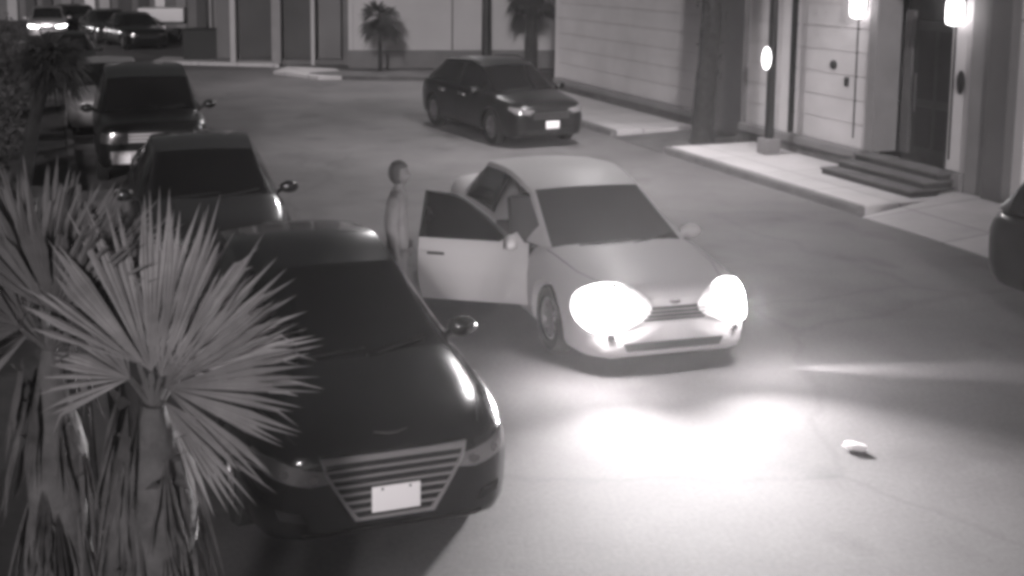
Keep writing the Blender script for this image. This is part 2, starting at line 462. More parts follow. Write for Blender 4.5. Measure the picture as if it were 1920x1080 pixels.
    def wipers(s):
        K = s.sp['cab']
        a = Vector(K[0][:1] + (0, K[0][1])); 
        for y0, y1 in ((-0.45, 0.12), (0.12, 0.62)):
            bm = bmesh.new()
            def pt(y, t):
                x = K[0][0] + (K[1][0] - K[0][0]) * t; z = K[0][1] + (K[1][1] - K[0][1]) * t
                hw = K[0][2]
                return (x + 0.16 * (1 - (y / hw) ** 2) + 0.004, y, z + 0.022)
            tube(bm, [pt(y0 * 0.98, 0.01), pt((y0 + y1) / 2, 0.055), pt(y1 * 0.97, 0.09)], 0.009, 6)
            s.add('wiper', bm, M_DPLAS)
        return s

def ngon(pts): return pts
def bar(bm, a, b, w, d, up=Vector((0, 0, 1))):
    """rectangular bar from a to b"""
    a, b = Vector(a), Vector(b); t = (b - a).normalized(); n = t.cross(Vector((1, 0, 0))).normalized()
    x = Vector((1, 0, 0))
    q = []
    for p in (a, b):
        for sx, sn in ((-1, -1), (1, -1), (1, 1), (-1, 1)):
            q.append(bm.verts.new(p + x * sx * d / 2 + n * sn * w / 2))
    for f in ((0, 1, 2, 3), (7, 6, 5, 4), (0, 4, 5, 1), (1, 5, 6, 2), (2, 6, 7, 3), (3, 7, 4, 0)): bm.faces.new([q[i] for i in f])
    bmesh.ops.recalc_face_normals(bm, faces=bm.faces[:])

STREET_FACE = math.atan2(-SD.y, -SD.x)      # heading of a car that faces down the street, towards the viewer

# ============ near black saloon with the six-bar grille
SED = dict(L=4.99, W=1.89, axles=(-0.84, -3.85), wr=0.345, crown=0.035,
    w=[(0, .56), (.03, .66), (.10, .755), (.22, .835), (.40, .885), (.75, .925), (1.4, .94), (3.4, .945), (4.2, .925), (4.7, .86), (4.9, .76), (4.99, .6)],
    zt=[(0, .72), (.04, .78), (.12, .81), (.3, .85), (.7, .90), (1.25, .955), (1.6, .94), (3.6, .96), (4.1, 1.0), (4.75, 1.03), (4.92, .95), (4.99, .8)],
    zb=[(0, .27), (.05, .21), (.3, .17), (4.6, .19), (4.9, .26), (4.99, .36)],
    cab=[(-1.22, .955, .72), (-2.08, 1.375, .615), (-2.75, 1.45, .63), (-3.4, 1.40, .61), (-4.15, 1.02, .66)],
    belt=(.935, .875), mir=(-1.52, 1.0, .965))
c = Car('parked_car', SED, M_BLACK)
c.body().cabin().wheels().mirrors().wipers()
c.seams('left'); c.seams('right')
tag(c.root, 'large black saloon at lower centre with wide chrome-barred trapezoid grille and white front plate', 'car', 'parked cars on the street')
# grille: dark backing, frame and bars
top, bot = .75, .325
def gy(z): # half width of the opening at height z
    t = (top - z) / (top - bot)
    return .475 - 0.06 * t - 0.165 * max(0, t - 0.15) ** 1.15 * 1.15
gp = [(-gy(top), top), (-gy(.65), .65), (-gy(.54), .54), (-gy(.43), .43), (-gy(bot), bot), (gy(bot), bot), (gy(.43), .43), (gy(.54), .54), (gy(.65), .65), (gy(top), top)]
g = c.drape('grille', gp, 'front', M_DPLAS, off=0.004, thick=0.006)
for k in range(7):
    z = top - 0.032 - k * 0.054; h = gy(z) - 0.02
    c.drape('grille_bar', [(-h, z - .0085), (h, z - .0085), (h, z + .0085), (-h, z + .0085)], 'front', M_SLAT, off=0.012, thick=0.014, parent=g)
fr = []
for i in range(len(gp)):
    a, b = gp[i], gp[(i + 1) % len(gp)]
    cx, cz = 0, .5
    def ins(p, q=0.022):
        return (p[0] - math.copysign(q, p[0]), p[1] - (q if p[1] > .7 else -q if p[1] < .36 else 0))
    fr.append([a, b, ins(b), ins(a)])
fo = [c.drape('grille_frame', p, 'front', M_SLAT, off=0.012, thick=0.018, parent=g) for p in fr]
bmj = bmesh.new()
for o in fo: bmj.from_mesh(o.data)
bmj.to_mesh(fo[0].data); bmj.free()
for o in fo[1:]: bpy.data.objects.remove(o)
c.plate(0.0, .46, x=0.045, w=.315, h=.165)
c.drape('emblem', [(-.085, -.11), (-.062, -.03), (-.06, .03), (-.085, .11), (-.078, .03), (-.08, -.03)], 'top', M_CHROME, off=0.004, thick=0.006)
for sd, md in ((1, 'fl'), (-1, 'fr')):
    hl = c.drape('headlight', [(-.27, .585), (-.12, .575), (.12, .63), (.34, .70), (.33, .745), (.1, .735), (-.14, .68), (-.27, .63)], md, M_LENS, off=0.004, thick=0.008)
    for a, r in ((-.13, .03), (.02, .027)):
        c.drape('projector', [(a + r * math.cos(t * math.pi / 4), .652 + a * .22 + r * math.sin(t * math.pi / 4)) for t in range(8)], md, M_REFL, off=0.012, thick=0.008, parent=hl)
    c.drape('fog_recess', [(sd * .56, .34), (sd * .72, .36), (sd * .74, .42), (sd * .6, .40)], 'front', M_DPLAS, off=0.003, thick=0.006)
c.drape('lower_intake', [(-.55, .225), (.55, .225), (.6, .262), (-.6, .262)], 'front', M_DPLAS, off=0.004, thick=0.006)
c.line('bonnet_seam', [(-.12, -.60), (-.6, -.76), (-1.2, -.80)], 'top', M_DPLAS, w=.008)
c.line('bonnet_seam', [(-.12, .60), (-.6, .76), (-1.2, .80)], 'top', M_DPLAS, w=.008)
for sd in ('left', 'right'):
    c.line('sill_trim', [(-1.3, .25), (-3.4, .25)], sd, M_CHROME, w=.02, off=.004)
front_car = c
c.place((-0.123, 6.756), STREET_FACE)

# ============ white saloon with its front door open
WH = dict(L=4.82, W=1.82, axles=(-0.9, -3.68), wr=0.325, crown=0.035,
    w=[(0, .60), (.03, .69), (.10, .76), (.22, .82), (.40, .865), (.75, .895), (1.4, .91), (3.4, .91), (4.1, .89), (4.5, .83), (4.72, .74), (4.82, .58)],
    zt=[(0, .68), (.04, .74), (.14, .80), (.35, .83), (.8, .88), (1.28, .93), (1.6, .92), (3.6, .95), (4.0, 1.0), (4.6, 1.02), (4.75, .94), (4.82, .8)],
    zb=[(0, .24), (.05, .19), (.3, .16), (4.5, .19), (4.75, .26), (4.82, .36)],
    cab=[(-1.28, .925, .74), (-2.08, 1.34, .615), (-2.8, 1.445, .635), (-3.5, 1.40, .62), (-4.15, 1.0, .67)],
    belt=(.92, .85), mir=(-1.55, .98, .93))
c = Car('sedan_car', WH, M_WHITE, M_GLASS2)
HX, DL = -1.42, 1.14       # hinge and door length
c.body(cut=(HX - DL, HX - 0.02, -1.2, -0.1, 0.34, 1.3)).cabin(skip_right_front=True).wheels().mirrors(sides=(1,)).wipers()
c.seams('left', doors=(HX, HX - DL, HX - 2.15))
c.line('door_seam', [(HX - 2.15, .88), (HX - 2.12, .6), (HX - 1.85, .42)], 'right', M_DPLAS)
c.drape('door_handle', [(HX - 2.05, .78), (HX - 1.85, .78), (HX - 1.85, .81), (HX - 2.05, .81)], 'right', M_METALD, off=0.012, thick=0.02)
tag(c.root, 'white saloon in mid street with blazing headlights and its front door swung open', 'car')
def head_mat(sd):
    """oversized lamp glass, its emission fading from core to rim to imitate glare"""
    m = mat('headlamp_glow_%s' % ('a' if sd > 0 else 'b'), 0.5, 0.2, emit=60); nt = m.node_tree; b = nt.nodes['Principled BSDF']
    tc = nt.nodes.new('ShaderNodeTexCoord'); d = nt.nodes.new('ShaderNodeVectorMath'); d.operation = 'DISTANCE'
    d.inputs[1].default_value = (c.L / 2 - .09, sd * .70, .65)
    r = nt.nodes.new('ShaderNodeMapRange'); r.interpolation_type = 'SMOOTHSTEP'
    r.inputs['From Min'].default_value = .12; r.inputs['From Max'].default_value = .40; r.inputs['To Min'].default_value = 1; r.inputs['To Max'].default_value = 0
    p = nt.nodes.new('ShaderNodeMath'); p.operation = 'POWER'; p.inputs[1].default_value = 3
    q = nt.nodes.new('ShaderNodeMath'); q.operation = 'MULTIPLY_ADD'; q.inputs[1].default_value = 130; q.inputs[2].default_value = .25
    L = nt.links.new; L(tc.outputs['Object'], d.inputs[0]); L(d.outputs['Value'], r.inputs['Value']); L(r.outputs[0], p.inputs[0]); L(p.outputs[0], q.inputs[0]); L(q.outputs[0], b.inputs['Emission Strength'])
    return m
M_HEADS = {1: head_mat(1), -1: head_mat(-1)}
for sd, md in ((1, 'fl'), (-1, 'fr')):
    hl = c.drape('headlight', [(.02 + .36 * math.cos(q * math.pi / 12), .645 + (.175 + .02 * (sd < 0)) * math.sin(q * math.pi / 12)) for q in range(24)], md, M_HEADS[sd], off=0.006, thick=0.01)
    c.drape('fog_lamp', [(sd * .62 + .035 * math.cos(t * math.pi / 4), .40 + .035 * math.sin(t * math.pi / 4)) for t in range(8)], 'front', M_METALD, off=0.006, thick=0.01)
g = c.drape('grille', [(-.30, .53), (.30, .53), (.36, .66), (-.36, .66)], 'front', M_DPLAS, off=0.004, thick=0.006)
for k in range(3):
    z = .555 + k * .035
    c.drape('grille_bar', [(-.31, z - .005), (.31, z - .005), (.31, z + .005), (-.31, z + .005)], 'front', M_RIM, off=0.011, thick=0.006, parent=g)
c.drape('lower_intake', [(-.46, .255), (.46, .255), (.50, .335), (-.50, .335)], 'front', M_DPLAS, off=0.004, thick=0.006)
c.drape('emblem', [(.055 * math.cos(t * math.pi / 6), .695 + .022 * math.sin(t * math.pi / 6)) for t in range(12)], 'front', M_CHROME, off=0.004, thick=0.008)
c.line('bonnet_seam', [(-.14, -.55), (-.6, -.70), (-1.25, -.76)], 'top', M_METALD, w=.008)
c.line('bonnet_seam', [(-.14, .55), (-.6, .70), (-1.25, .76)], 'top', M_METALD, w=.008)
# cabin seen through the open doorway
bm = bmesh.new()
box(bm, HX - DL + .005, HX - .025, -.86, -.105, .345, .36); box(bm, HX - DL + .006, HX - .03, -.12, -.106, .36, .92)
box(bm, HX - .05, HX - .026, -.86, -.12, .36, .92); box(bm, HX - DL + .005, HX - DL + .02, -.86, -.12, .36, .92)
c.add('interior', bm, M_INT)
bm = bmesh.new(); box(bm, HX - 1.0, HX - .5, -.72, -.2, .4, .62, bev=.05)
box(bm, -.09, .06, -.26, .26, 0, .62, M=Matrix.Translation((HX - 1.0, -.46, .58)) @ Matrix.Rotation(R(-12), 4, 'Y'), bev=.05)
box(bm, -.05, .05, -.12, .12, .64, .8, M=Matrix.Translation((HX - 1.0, -.46, .58)) @ Matrix.Rotation(R(-12), 4, 'Y'), bev=.04)
c.add('seat', bm, mat('seat_cloth', 0.05, 0.9))
# the door
door = empty('door', parent=c.root); door.location = (HX + c.L / 2, -.895, 0)
door.rotation_euler = (0, 0, R(62))      # closed door runs to -x; it swings outwards
door['label'] = 'white front door swung wide open'
bm = bmesh.new()
cols = 14; rows = [(.30, .00), (.34, .012), (.45, .02), (.55, .026), (.66, .02), (.68, .012), (.80, .0), (.89, -.03), (.925, -.05)]
go, gi = [], []
for i in range(cols + 1):
    x = -DL * i / cols
    gi.append([]); go.append([])
    for z, y in rows:
        rx = x
        if z < .5 and i == cols: rx = x + (.5 - z) * .25
        gi[-1].append(bm.verts.new((rx, .075, z))); go[-1].append(bm.verts.new((rx, -y, z)))
for i in range(cols):
    for j in range(len(rows) - 1):
        bm.faces.new((gi[i][j], gi[i + 1][j], gi[i + 1][j + 1], gi[i][j + 1])); bm.faces.new((go[i][j], go[i][j + 1], go[i + 1][j + 1], go[i + 1][j]))
    bm.faces.new((gi[i][0], gi[i + 1][0], go[i + 1][0], go[i][0])); bm.faces.new((gi[i][-1], gi[i + 1][-1], go[i + 1][-1], go[i][-1]))
for i in (0, cols):
    for j in range(len(rows) - 1): bm.faces.new((gi[i][j], gi[i][j + 1], go[i][j + 1], go[i][j]))
bmesh.ops.recalc_face_normals(bm, faces=bm.faces[:])
link('door_panel', bm, M_WHITE, door, smooth=25)
# window frame follows the roof line, leaning inwards
wp = [(-.16, .93), (-.44, 1.13), (-.70, 1.29), (-.82, 1.335), (-1.12, 1.36), (-1.12, .93)]
def lean(z): return .045 + (z - .93) * .62
bm = bmesh.new()
vs1 = [bm.verts.new((x, lean(z), z)) for x, z in wp]; vs2 = [bm.verts.new((x, lean(z) + .008, z)) for x, z in wp]
bm.faces.new(vs1); bm.faces.new(vs2[::-1])
for i in range(len(wp)): bm.faces.new((vs1[i], vs1[(i + 1) % len(wp)], vs2[(i + 1) % len(wp)], vs2[i]))
bmesh.ops.recalc_face_normals(bm, faces=bm.faces[:])
link('side_window', bm, M_GLASS, door, smooth=0)
bm = bmesh.new()
tube(bm, [(x, lean(z) + .004, z) for x, z in wp[:5]] + [(-1.13, lean(.93), .93)], .018, 6)
link('window_frame', bm, M_DPLAS, door)
bm = bmesh.new(); box(bm, -1.04, -.86, -.045, -.02, .775, .80, bev=.006); link('door_handle', bm, M_METALD, door)
bm = bmesh.new()
bmesh.ops.create_uvsphere(bm, u_segments=16, v_segments=10, radius=1)
for v in bm.verts: v.co.x = v.co.x * (.075 if v.co.x > 0 else .045); v.co.y *= .12; v.co.z *= .078
bmesh.ops.translate(bm, verts=bm.verts[:], vec=(-.17, -.12, .965))
tube(bm, [(-.16, -.03, .935), (-.15, .04, .90)], [.03, .04], 8)
mo = link('mirror', bm, M_WHITE, door)
bm = bmesh.new(); box(bm, -.222, -.216, -.205, -.035, .915, 1.02, bev=.002); link('mirror_glass', bm, M_CHROME, mo)
# the small triangular mirror base panel
bm = bmesh.new()
t = [(-.03, .0, .92), (-.30, .02, .93), (-.13, .06, 1.03)]
a = [bm.verts.new(p) for p in t]; b = [bm.verts.new((p[0], p[1] + .03, p[2])) for p in t]
bm.faces.new(a); bm.faces.new(b[::-1])
for i in range(3): bm.faces.new((a[i], a[(i + 1) % 3], b[(i + 1) % 3], b[i]))
bmesh.ops.recalc_face_normals(bm, faces=bm.faces[:])
link('mirror_base', bm, M_WHITE, door, smooth=0)
c.place((2.374, 10.0), STREET_FACE - 0.0 + (-0.054))
white_car = c

# ============ second parked saloon on the left, charcoal
import copy
S2 = copy.deepcopy(SED)
c = Car('parked_car', S2, M_CHAR)
c.body().cabin().wheels().mirrors().wipers()
c.seams('left')
tag(c.root, 'dark grey saloon parked directly behind the black saloon, pale mirror sticking out', 'car', 'parked cars on the street')
g = c.drape('grille', [(-.36, .50), (.36, .50), (.45, .66), (-.45, .66)], 'front', M_DPLAS, off=.004, thick=.006)
for k in range(4):
    z = .525 + .035 * k; c.drape('grille_bar', [(-.37, z), (.37, z), (.37, z + .012), (-.37, z + .012)], 'front', M_SLAT, off=.011, thick=.008, parent=g)
c.drape('lower_intake', [(-.5, .24), (.5, .24), (.56, .33), (-.56, .33)], 'front', M_DPLAS, off=.004, thick=.006)
for sd, md in ((1, 'fl'), (-1, 'fr')):
    c.drape('headlight', [(-.25, .60), (.1, .62), (.33, .70), (.3, .74), (.0, .72), (-.24, .66)], md, M_LENS, off=.004, thick=.008)
c.plate(0, .42, x=.02)
c.place((-2.14, 12.17), STREET_FACE - 0.05)

# ============ dark off-roader behind it
SUV = dict(L=4.75, W=1.94, axles=(-0.85, -3.7), wr=0.38, crown=0.03,
    w=[(0, .70), (.03, .78), (.10, .85), (.22, .90), (.5, .94), (1.4, .965), (3.6, .97), (4.5, .93), (4.68, .87), (4.75, .8)],
    zt=[(0, .92), (.04, 1.0), (.14, 1.06), (.5, 1.10), (1.15, 1.14), (1.6, 1.12), (4.2, 1.12), (4.6, 1.12), (4.72, 1.05), (4.75, .95)],
    zb=[(0, .40), (.05, .34), (.3, .30), (4.4, .30), (4.7, .36), (4.75, .45)],
    cab=[(-1.2, 1.14, .80), (-1.75, 1.66, .70), (-2.9, 1.77, .71), (-4.2, 1.70, .69), (-4.65, 1.15, .76)],
    belt=(1.11, .91), mir=(-1.45, 1.06, 1.18), rq=4)
c = Car('off_roader', SUV, M_DARKP)
c.body().cabin().wheels().mirrors().wipers()
c.seams('left', doors=(-1.35, -2.45, -3.5))
tag(c.root, 'dark high-roofed off-roader parked third in the left row, bright chrome across its front', 'car', 'parked cars on the street')
g = c.drape('grille', [(-.42, .74), (.42, .74), (.46, .93), (-.46, .93)], 'front', M_METALD, off=.004, thick=.006)
for z in (.765, .82, .875):
    c.drape('grille_bar', [(-.43, z), (.43, z), (.43, z + .035), (-.43, z + .035)], 'front', M_BRIGHT, off=.012, thick=.01, parent=g)
for sd, md in ((1, 'fl'), (-1, 'fr')):
    c.drape('headlight', [(-.22, .74), (.22, .76), (.24, .93), (-.22, .92)], md, M_REFL, off=.004, thick=.008)
c.drape('bumper', [(-.72, .50), (.72, .50), (.72, .62), (-.72, .62)], 'front', M_BRIGHT, off=.02, thick=.03)
c.plate(-.55, .50, x=.075)
c.place((-4.30, 18.6), STREET_FACE - 0.02)

# ============ pale saloon further up the left row
def simple_car(name, sp, paint, label, group, front, heading, plate=True, lamps=M_LENS, glass=M_GLASS):
    c = Car(name, sp, paint, glass); c.body().cabin().wheels().mirrors()
    c.seams('left'); c.seams('right')
    c.drape('grille', [(-.36, .48), (.36, .48), (.42, .62), (-.42, .62)], 'front', M_DPLAS, off=.004, thick=.006)
    for sd, md in ((1, 'fl'), (-1, 'fr')):
        c.drape('headlight', [(-.25, .57), (.1, .58), (.30, .66), (.28, .71), (.0, .70), (-.24, .65)], md, lamps, off=.004, thick=.008)
        c.drape('tail_light', [(sd * .5, .78), (sd * .78, .78), (sd * .78, .92), (sd * .5, .92)], 'rear', M_TAIL, off=.004, thick=.008)
    if plate: c.plate(0, .42)
    c.place(front, heading)
    tag(c.root, label, 'car', group)
    return c
simple_car('parked_car', S2, M_SILV, 'pale silver saloon parked fourth in the left row behind the off-roader', 'parked cars on the street', (-6.45, 24.0), STREET_FACE)
simple_car('parked_car', S2, M_DARKP, 'dark saloon at the far end of the left row, half hidden by the drooping palm', 'parked cars on the street', (-10.3, 33.5), STREET_FACE)

# ============ dark crossover across the street
CR = dict(L=4.66, W=1.89, axles=(-0.88, -3.72), wr=0.36, crown=0.035,
    w=[(0, .55), (.03, .66), (.10, .76), (.22, .84), (.40, .885), (.75, .925), (1.4, .94), (3.4, .945), (4.1, .925), (4.45, .86), (4.6, .78), (4.66, .65)],
    zt=[(0, .74), (.04, .82), (.14, .88), (.35, .93), (.8, .99), (1.2, 1.04), (1.6, 1.02), (3.6, 1.04), (4.3, 1.06), (4.55, 1.05), (4.62, .98), (4.66, .85)],
    zb=[(0, .30), (.05, .24), (.3, .20), (4.3, .22), (4.6, .30), (4.66, .40)],
    cab=[(-1.15, 1.04, .72), (-1.85, 1.50, .60), (-2.6, 1.60, .61), (-3.7, 1.53, .58), (-4.45, 1.08, .66)],
    belt=(1.02, .88), mir=(-1.4, 1.02, 1.06), rq=5)
c = Car('parked_car', CR, M_DARKP)
c.body().cabin().wheels().mirrors().wipers(); c.seams('right'); c.seams('left')
tag(c.root, 'dark crossover parked by the far right kerb with a bright front plate', 'car', 'parked cars on the street')
g = c.drape('grille', [(-.40, .56), (.40, .56), (.48, .74), (-.48, .74)], 'front', M_DPLAS, off=.004, thick=.006)
for z in (.60, .65, .70): c.drape('grille_bar', [(-.40, z), (.40, z), (.40, z + .012), (-.40, z + .012)], 'front', M_RIM, off=.011, thick=.008, parent=g)
for sd, md in ((1, 'fl'), (-1, 'fr')):
    c.drape('headlight', [(-.22, .68), (.1, .70), (.30, .78), (.28, .84), (.0, .82), (-.22, .77)], md, M_LENS, off=.004, thick=.008)
c.drape('lower_intake', [(-.5, .29), (.5, .29), (.56, .38), (-.56, .38)], 'front', M_DPLAS, off=.004, thick=.006)
c.plate(.02, .47, x=.03)
for sd in (-1, 1):
    bm = bmesh.new(); tube(bm, [(-1.95, sd * .585, 1.55), (-2.6, sd * .60, 1.64), (-3.6, sd * .575, 1.57)], .016, 6); c.add('roof_rail', bm, M_CHROME)
c.place((2.756, 22.49), STREET_FACE + 0.101)

# ============ dark car cut by the right edge, seen from behind
SU2 = copy.deepcopy(SUV); c = Car('parked_car', SU2, M_DARKP)
c.body().cabin().wheels(); c.seams('right')
tag(c.root, 'black car cut off by the right edge, only its rounded rear end showing', 'car', 'parked cars on the street')
for sd in (-1, 1): c.drape('tail_light', [(sd * .62, .84), (sd * .84, .84), (sd * .85, 1.06), (sd * .62, 1.06)], 'rear', M_TAIL, off=.004, thick=.008)
c.line('bumper_trim', [(-.7, .55), (.7, .55)], 'rear', M_CHROME, w=.02, off=.004)
p = S(4.90, 10.43); c.place((p.x, p.y), STREET_FACE)

# ============ far cars on the bend
farspots = [(-12.6, 46.6, -1.15, M_DARKP, 'dark car nearest the pale trailer at the far end of the street'),
            (-11.0, 45.0, -1.15, M_DARKP, None)]
def fcar(px, Y, heading, paint, label, lamps=M_LENS):
    return simple_car('distant_car', S2, paint, label, 'distant cars at the bend', (px, Y), heading, plate=False, lamps=lamps)
fcar(-10.9, 46.6, R(-62), M_DARKP, 'dark car nearest the white trailer among the cars far up the street', M_REFL)
fcar(-12.9, 49.8, R(-62), M_CHAR, 'dark grey car in the middle of the far row, between two dark cars', M_REFL)
fcar(-15.5, 55.5, R(-50), M_DARKP, 'dark car standing apart at the left end of the far row, facing the road', M_REFL)
fcar(-16.9, 52.3, STREET_FACE, M_SILV, 'pale car far up the road with glaring headlights, above the drooping palm', M_FARL)
fcar(-26.5, 78.0, STREET_FACE, M_CHAR, 'tiny dark car at the top left corner with lit lamps', M_FARL)
fcar(-20.5, 73.0, STREET_FACE, M_CHAR, 'small dark car beyond the glowing-headlight car, close to the far house', M_FARL)

# ------------------------------------------------------------------ ground
def sheet(name, poly, z, m, kind='structure'):
    bm = bmesh.new(); bm.faces.new([bm.verts.new((p[0], p[1], z)) for p in poly])
    bmesh.ops.recalc_face_normals(bm, faces=bm.faces[:])
    for f in bm.faces:
        if f.normal.z < 0: f.normal_flip()
    o = link(name, bm, m, smooth=0); return tag(o, kind=kind)
sheet('ground', [(-400, -200), (400, -200), (400, 600), (-400, 600)], -0.02, M_SOIL)
KA = 11.22      # right kerb line
def slab(name, poly, z0, z1, m, kind='structure', bev=0.02):
    bm = bmesh.new()
    a = [bm.verts.new((p[0], p[1], z0)) for p in poly]; b = [bm.verts.new((p[0], p[1], z1)) for p in poly]
    bm.faces.new(a[::-1]); top_ = bm.faces.new(b)
    for i in range(len(poly)): bm.faces.new((a[i], a[(i + 1) % len(poly)], b[(i + 1) % len(poly)], b[i]))
    bmesh.ops.recalc_face_normals(bm, faces=bm.faces[:])
    if bev: bmesh.ops.bevel(bm, geom=[e for e in top_.edges], offset=bev, segments=2, affect='EDGES')
    o = link(name, bm, m, smooth=0)
    if kind: tag(o, kind=kind)
    return o
def st(al, ac): v = S(al, ac); return (v.x, v.y)
sheet('road', [st(-25, .45), st(-25, KA), st(29, KA), st(36, 14.5), (6, 37.5), (-3, 38), (-9, 42), (-14, 50), (-24, 66), (-40, 98), (-46, 98), (-30, 66), (-18.5, 52), (-15, 44), st(30, .2)], 0.0, M_ASPH)

# right pavement: sections between the driveways
def kerbed(name, a0, a1):
    o = slab(name, [st(a0, KA + .15), st(a0, 13.6), st(a1, 13.6), st(a1, KA + .15)], -.05, .125, M_CONC)
    k = slab('kerb', [st(a0, KA), st(a0, KA + .145), st(a1, KA + .145), st(a1, KA)], -.05, .125, M_KERB)
kerbed('pavement', -20, 8.5)
kerbed('pavement', 13.75, 19.4)
kerbed('pavement', 21.6, 30.0)
# driveway apron, sloping up to the garage
def apron(name, a0, a1, m, flare=.5, up=0.0):
    bm = bmesh.new()
    P = [S(a0 - flare, KA - .02, .012), S(a1 + flare, KA - .02, .012), S(a1 + up * .6, 12.6, .135), S(a1 + up, 13.25, .18), S(a0, 13.7, .18), S(a0, 12.6, .135)]
    v = [bm.verts.new(p) for p in P]
    bm.faces.new((v[0], v[1], v[2], v[5])); bm.faces.new((v[5], v[2], v[3], v[4]))
    lo = [bm.verts.new((p.x, p.y, -.06)) for p in P]
    for i in range(6): bm.faces.new((v[i], v[(i + 1) % 6], lo[(i + 1) % 6], lo[i]))
    bmesh.ops.recalc_face_normals(bm, faces=bm.faces[:])
    tag(link(name, bm, m, smooth=0), kind='structure')
apron('driveway', 9.05, 13.2, M_CONC, flare=.4, up=1.0)
apron('tree_shade_patch', 19.95, 21.05, M_SOIL)  # dark patch standing in for the tree's shadow on the pavement
# left kerb and verge
slab('kerb', [st(-20, .30), st(-20, .45), st(31, .2), st(31, .05)], -.05, .12, M_KERB)
slab('verge', [st(-20, -25), st(-20, .29), st(31, .04), st(31, -25)], -.05, .10, M_SOIL, bev=0)
# little island of planting in front of the far houses
isl = []
for k in range(28):
    t = 2 * math.pi * k / 28; isl.append((0.2 + 3.6 * math.cos(t), 36.1 + 1.15 * math.sin(t)))
slab('planting_island', isl, -.05, .12, M_SOIL)
slab('pavement', [(-4.6, 36.9), (-3.0, 35.2), (-1.9, 35.3), (-2.6, 37.6), (-4.3, 38.6)], -.05, .115, M_CONC)
slab('pavement', [(-9.4, 40.5), (-4.7, 39.3), (-4.7, 41.0), (-9.4, 42.4)], -.05, .11, M_CONC)

# ------------------------------------------------------------------ buildings
def frame(origin, ang):
    """matrix: local x runs along the facade, local -y faces out of it, z up"""
    return Matrix.Translation(origin) @ Matrix.Rotation(ang, 4, 'Z')
def facade_box(name, par, M, x0, x1, y0, y1, z0, z1, m, bev=0.0):
    bm = bmesh.new(); box(bm, x0, x1, y0, y1, z0, z1, bev=bev)
    o = link(name, bm, m, par, smooth=0); return o
WF = 13.40
# building frame on the right: local x = up the street, origin at along 0, local +y = away from road
HB = empty('town_house', S(13.0, WF), math.atan2(SD.y, SD.x))
# for this frame local x -> SD, local y -> rotated +90 = -SP (towards road). Use negative y as depth.
def hb(name, a0, a1, d0, d1, z0, z1, m, par=None, bev=0.0):
    """a: along the street, d: distance in front (+) of the siding plane"""
    bm = bmesh.new(); box(bm, a0 - 13.0, a1 - 13.0, d0, d1, z0, z1, bev=bev)
    return link(name, bm, m, par or HB, smooth=0)
tag(HB, 'pale clapboard town house on the right with the recessed dark front door and stone plinth', 'house')
TOPZ = 6.4
def siding(name, a0, a1, z0, z1, par=None, pitch=.42, m=M_SIDE, d=0.0):
    """flush boards with narrow shadow grooves between them"""
    bm = bmesh.new(); z = z0
    box(bm, a0 - 13.0, a1 - 13.0, d - .30, d - .02, z0, z1)
    while z < z1 - .02:
        zz = min(z + pitch - .018, z1)
        box(bm, a0 - 13.0, a1 - 13.0, d - .02, d, z, zz)
        z += pitch
    return link(name, bm, m, par or HB, smooth=0)
siding('wall', 16.28, 18.32, .46, TOPZ)
siding('wall', 13.95, 14.40, .46, TOPZ, pitch=6.5)
siding('wall', 9.0, 13.10, 2.9, TOPZ)
siding('wall', 18.75, 19.9, .46, TOPZ)
siding('wall', 21.15, 29.0, .46, TOPZ)
hb('corner_trim', 18.36, 18.44, -.06, .05, .46, TOPZ, M_METALD)
hb('corner_trim', 18.46, 18.74, -.06, .04, .46, TOPZ, M_TRIM)
hb('corner_trim', 16.06, 16.27, -.45, .05, .46, TOPZ, M_BAND)
hb('corner_trim', 16.60, 16.63, -.02, .008, .62, 2.75, M_METALD)
hb('corner_trim', 14.33, 14.36, -.02, .012, .62, 2.75, M_METALD)
hb('wall_band', 13.50, 13.93, -.30, .08, .0, TOPZ, M_BAND)  # this and the next are the pilasters right of the doorway
hb('wall_band', 13.11, 13.49, -.30, .16, .0, TOPZ, M_DKREND)
hb('wall_band', 19.92, 21.13, -.30, .10, .0, TOPZ, M_DKREND)  # darker upright band beside the tree
# plinth with a sloping cap band
for a0, a1 in ((16.28, 19.90), (21.15, 29.0)):
    hb('plinth', a0, a1, -.30, .14, .0, .30, M_STONE)
    hb('plinth_cap', a0, a1, -.30, .19, .303, .455, M_BAND, bev=.02)
hb('plinth', 13.95, 14.40, -.30, .14, .0, .455, M_BAND)
# door recess
hb('recess_wall', 14.42, 16.05, -.75, -.55, .0, TOPZ, M_WOOD)
hb('lintel', 14.42, 16.05, -.54, .02, 3.35, TOPZ, M_SIDE)
hb('recess_wall', 14.41, 14.46, -.54, -.31, .46, 3.3, M_DKREND)
d = hb('door', 14.75, 15.75, -.54, -.48, .46, 2.75, M_WOOD)
for a in (14.83, 15.29):
    for z0, z1 in ((.6, 1.3), (1.42, 2.6)):
        hb('door_panel', a, a + .38, -.479, -.465, z0, z1, M_METALD, d, bev=.01)
bm = bmesh.new(); tube(bm, [(15.66 - 13, -.44, 1.2), (15.66 - 13, -.44, 1.85)], .018, 8); link('door_handle', bm, mat('pull_metal', .2, .3, metal=.9), d)
for a in (14.50, 15.80): hb('door_frame', a, a + .2, -.54, -.46, .46, 2.9, M_DKREND)
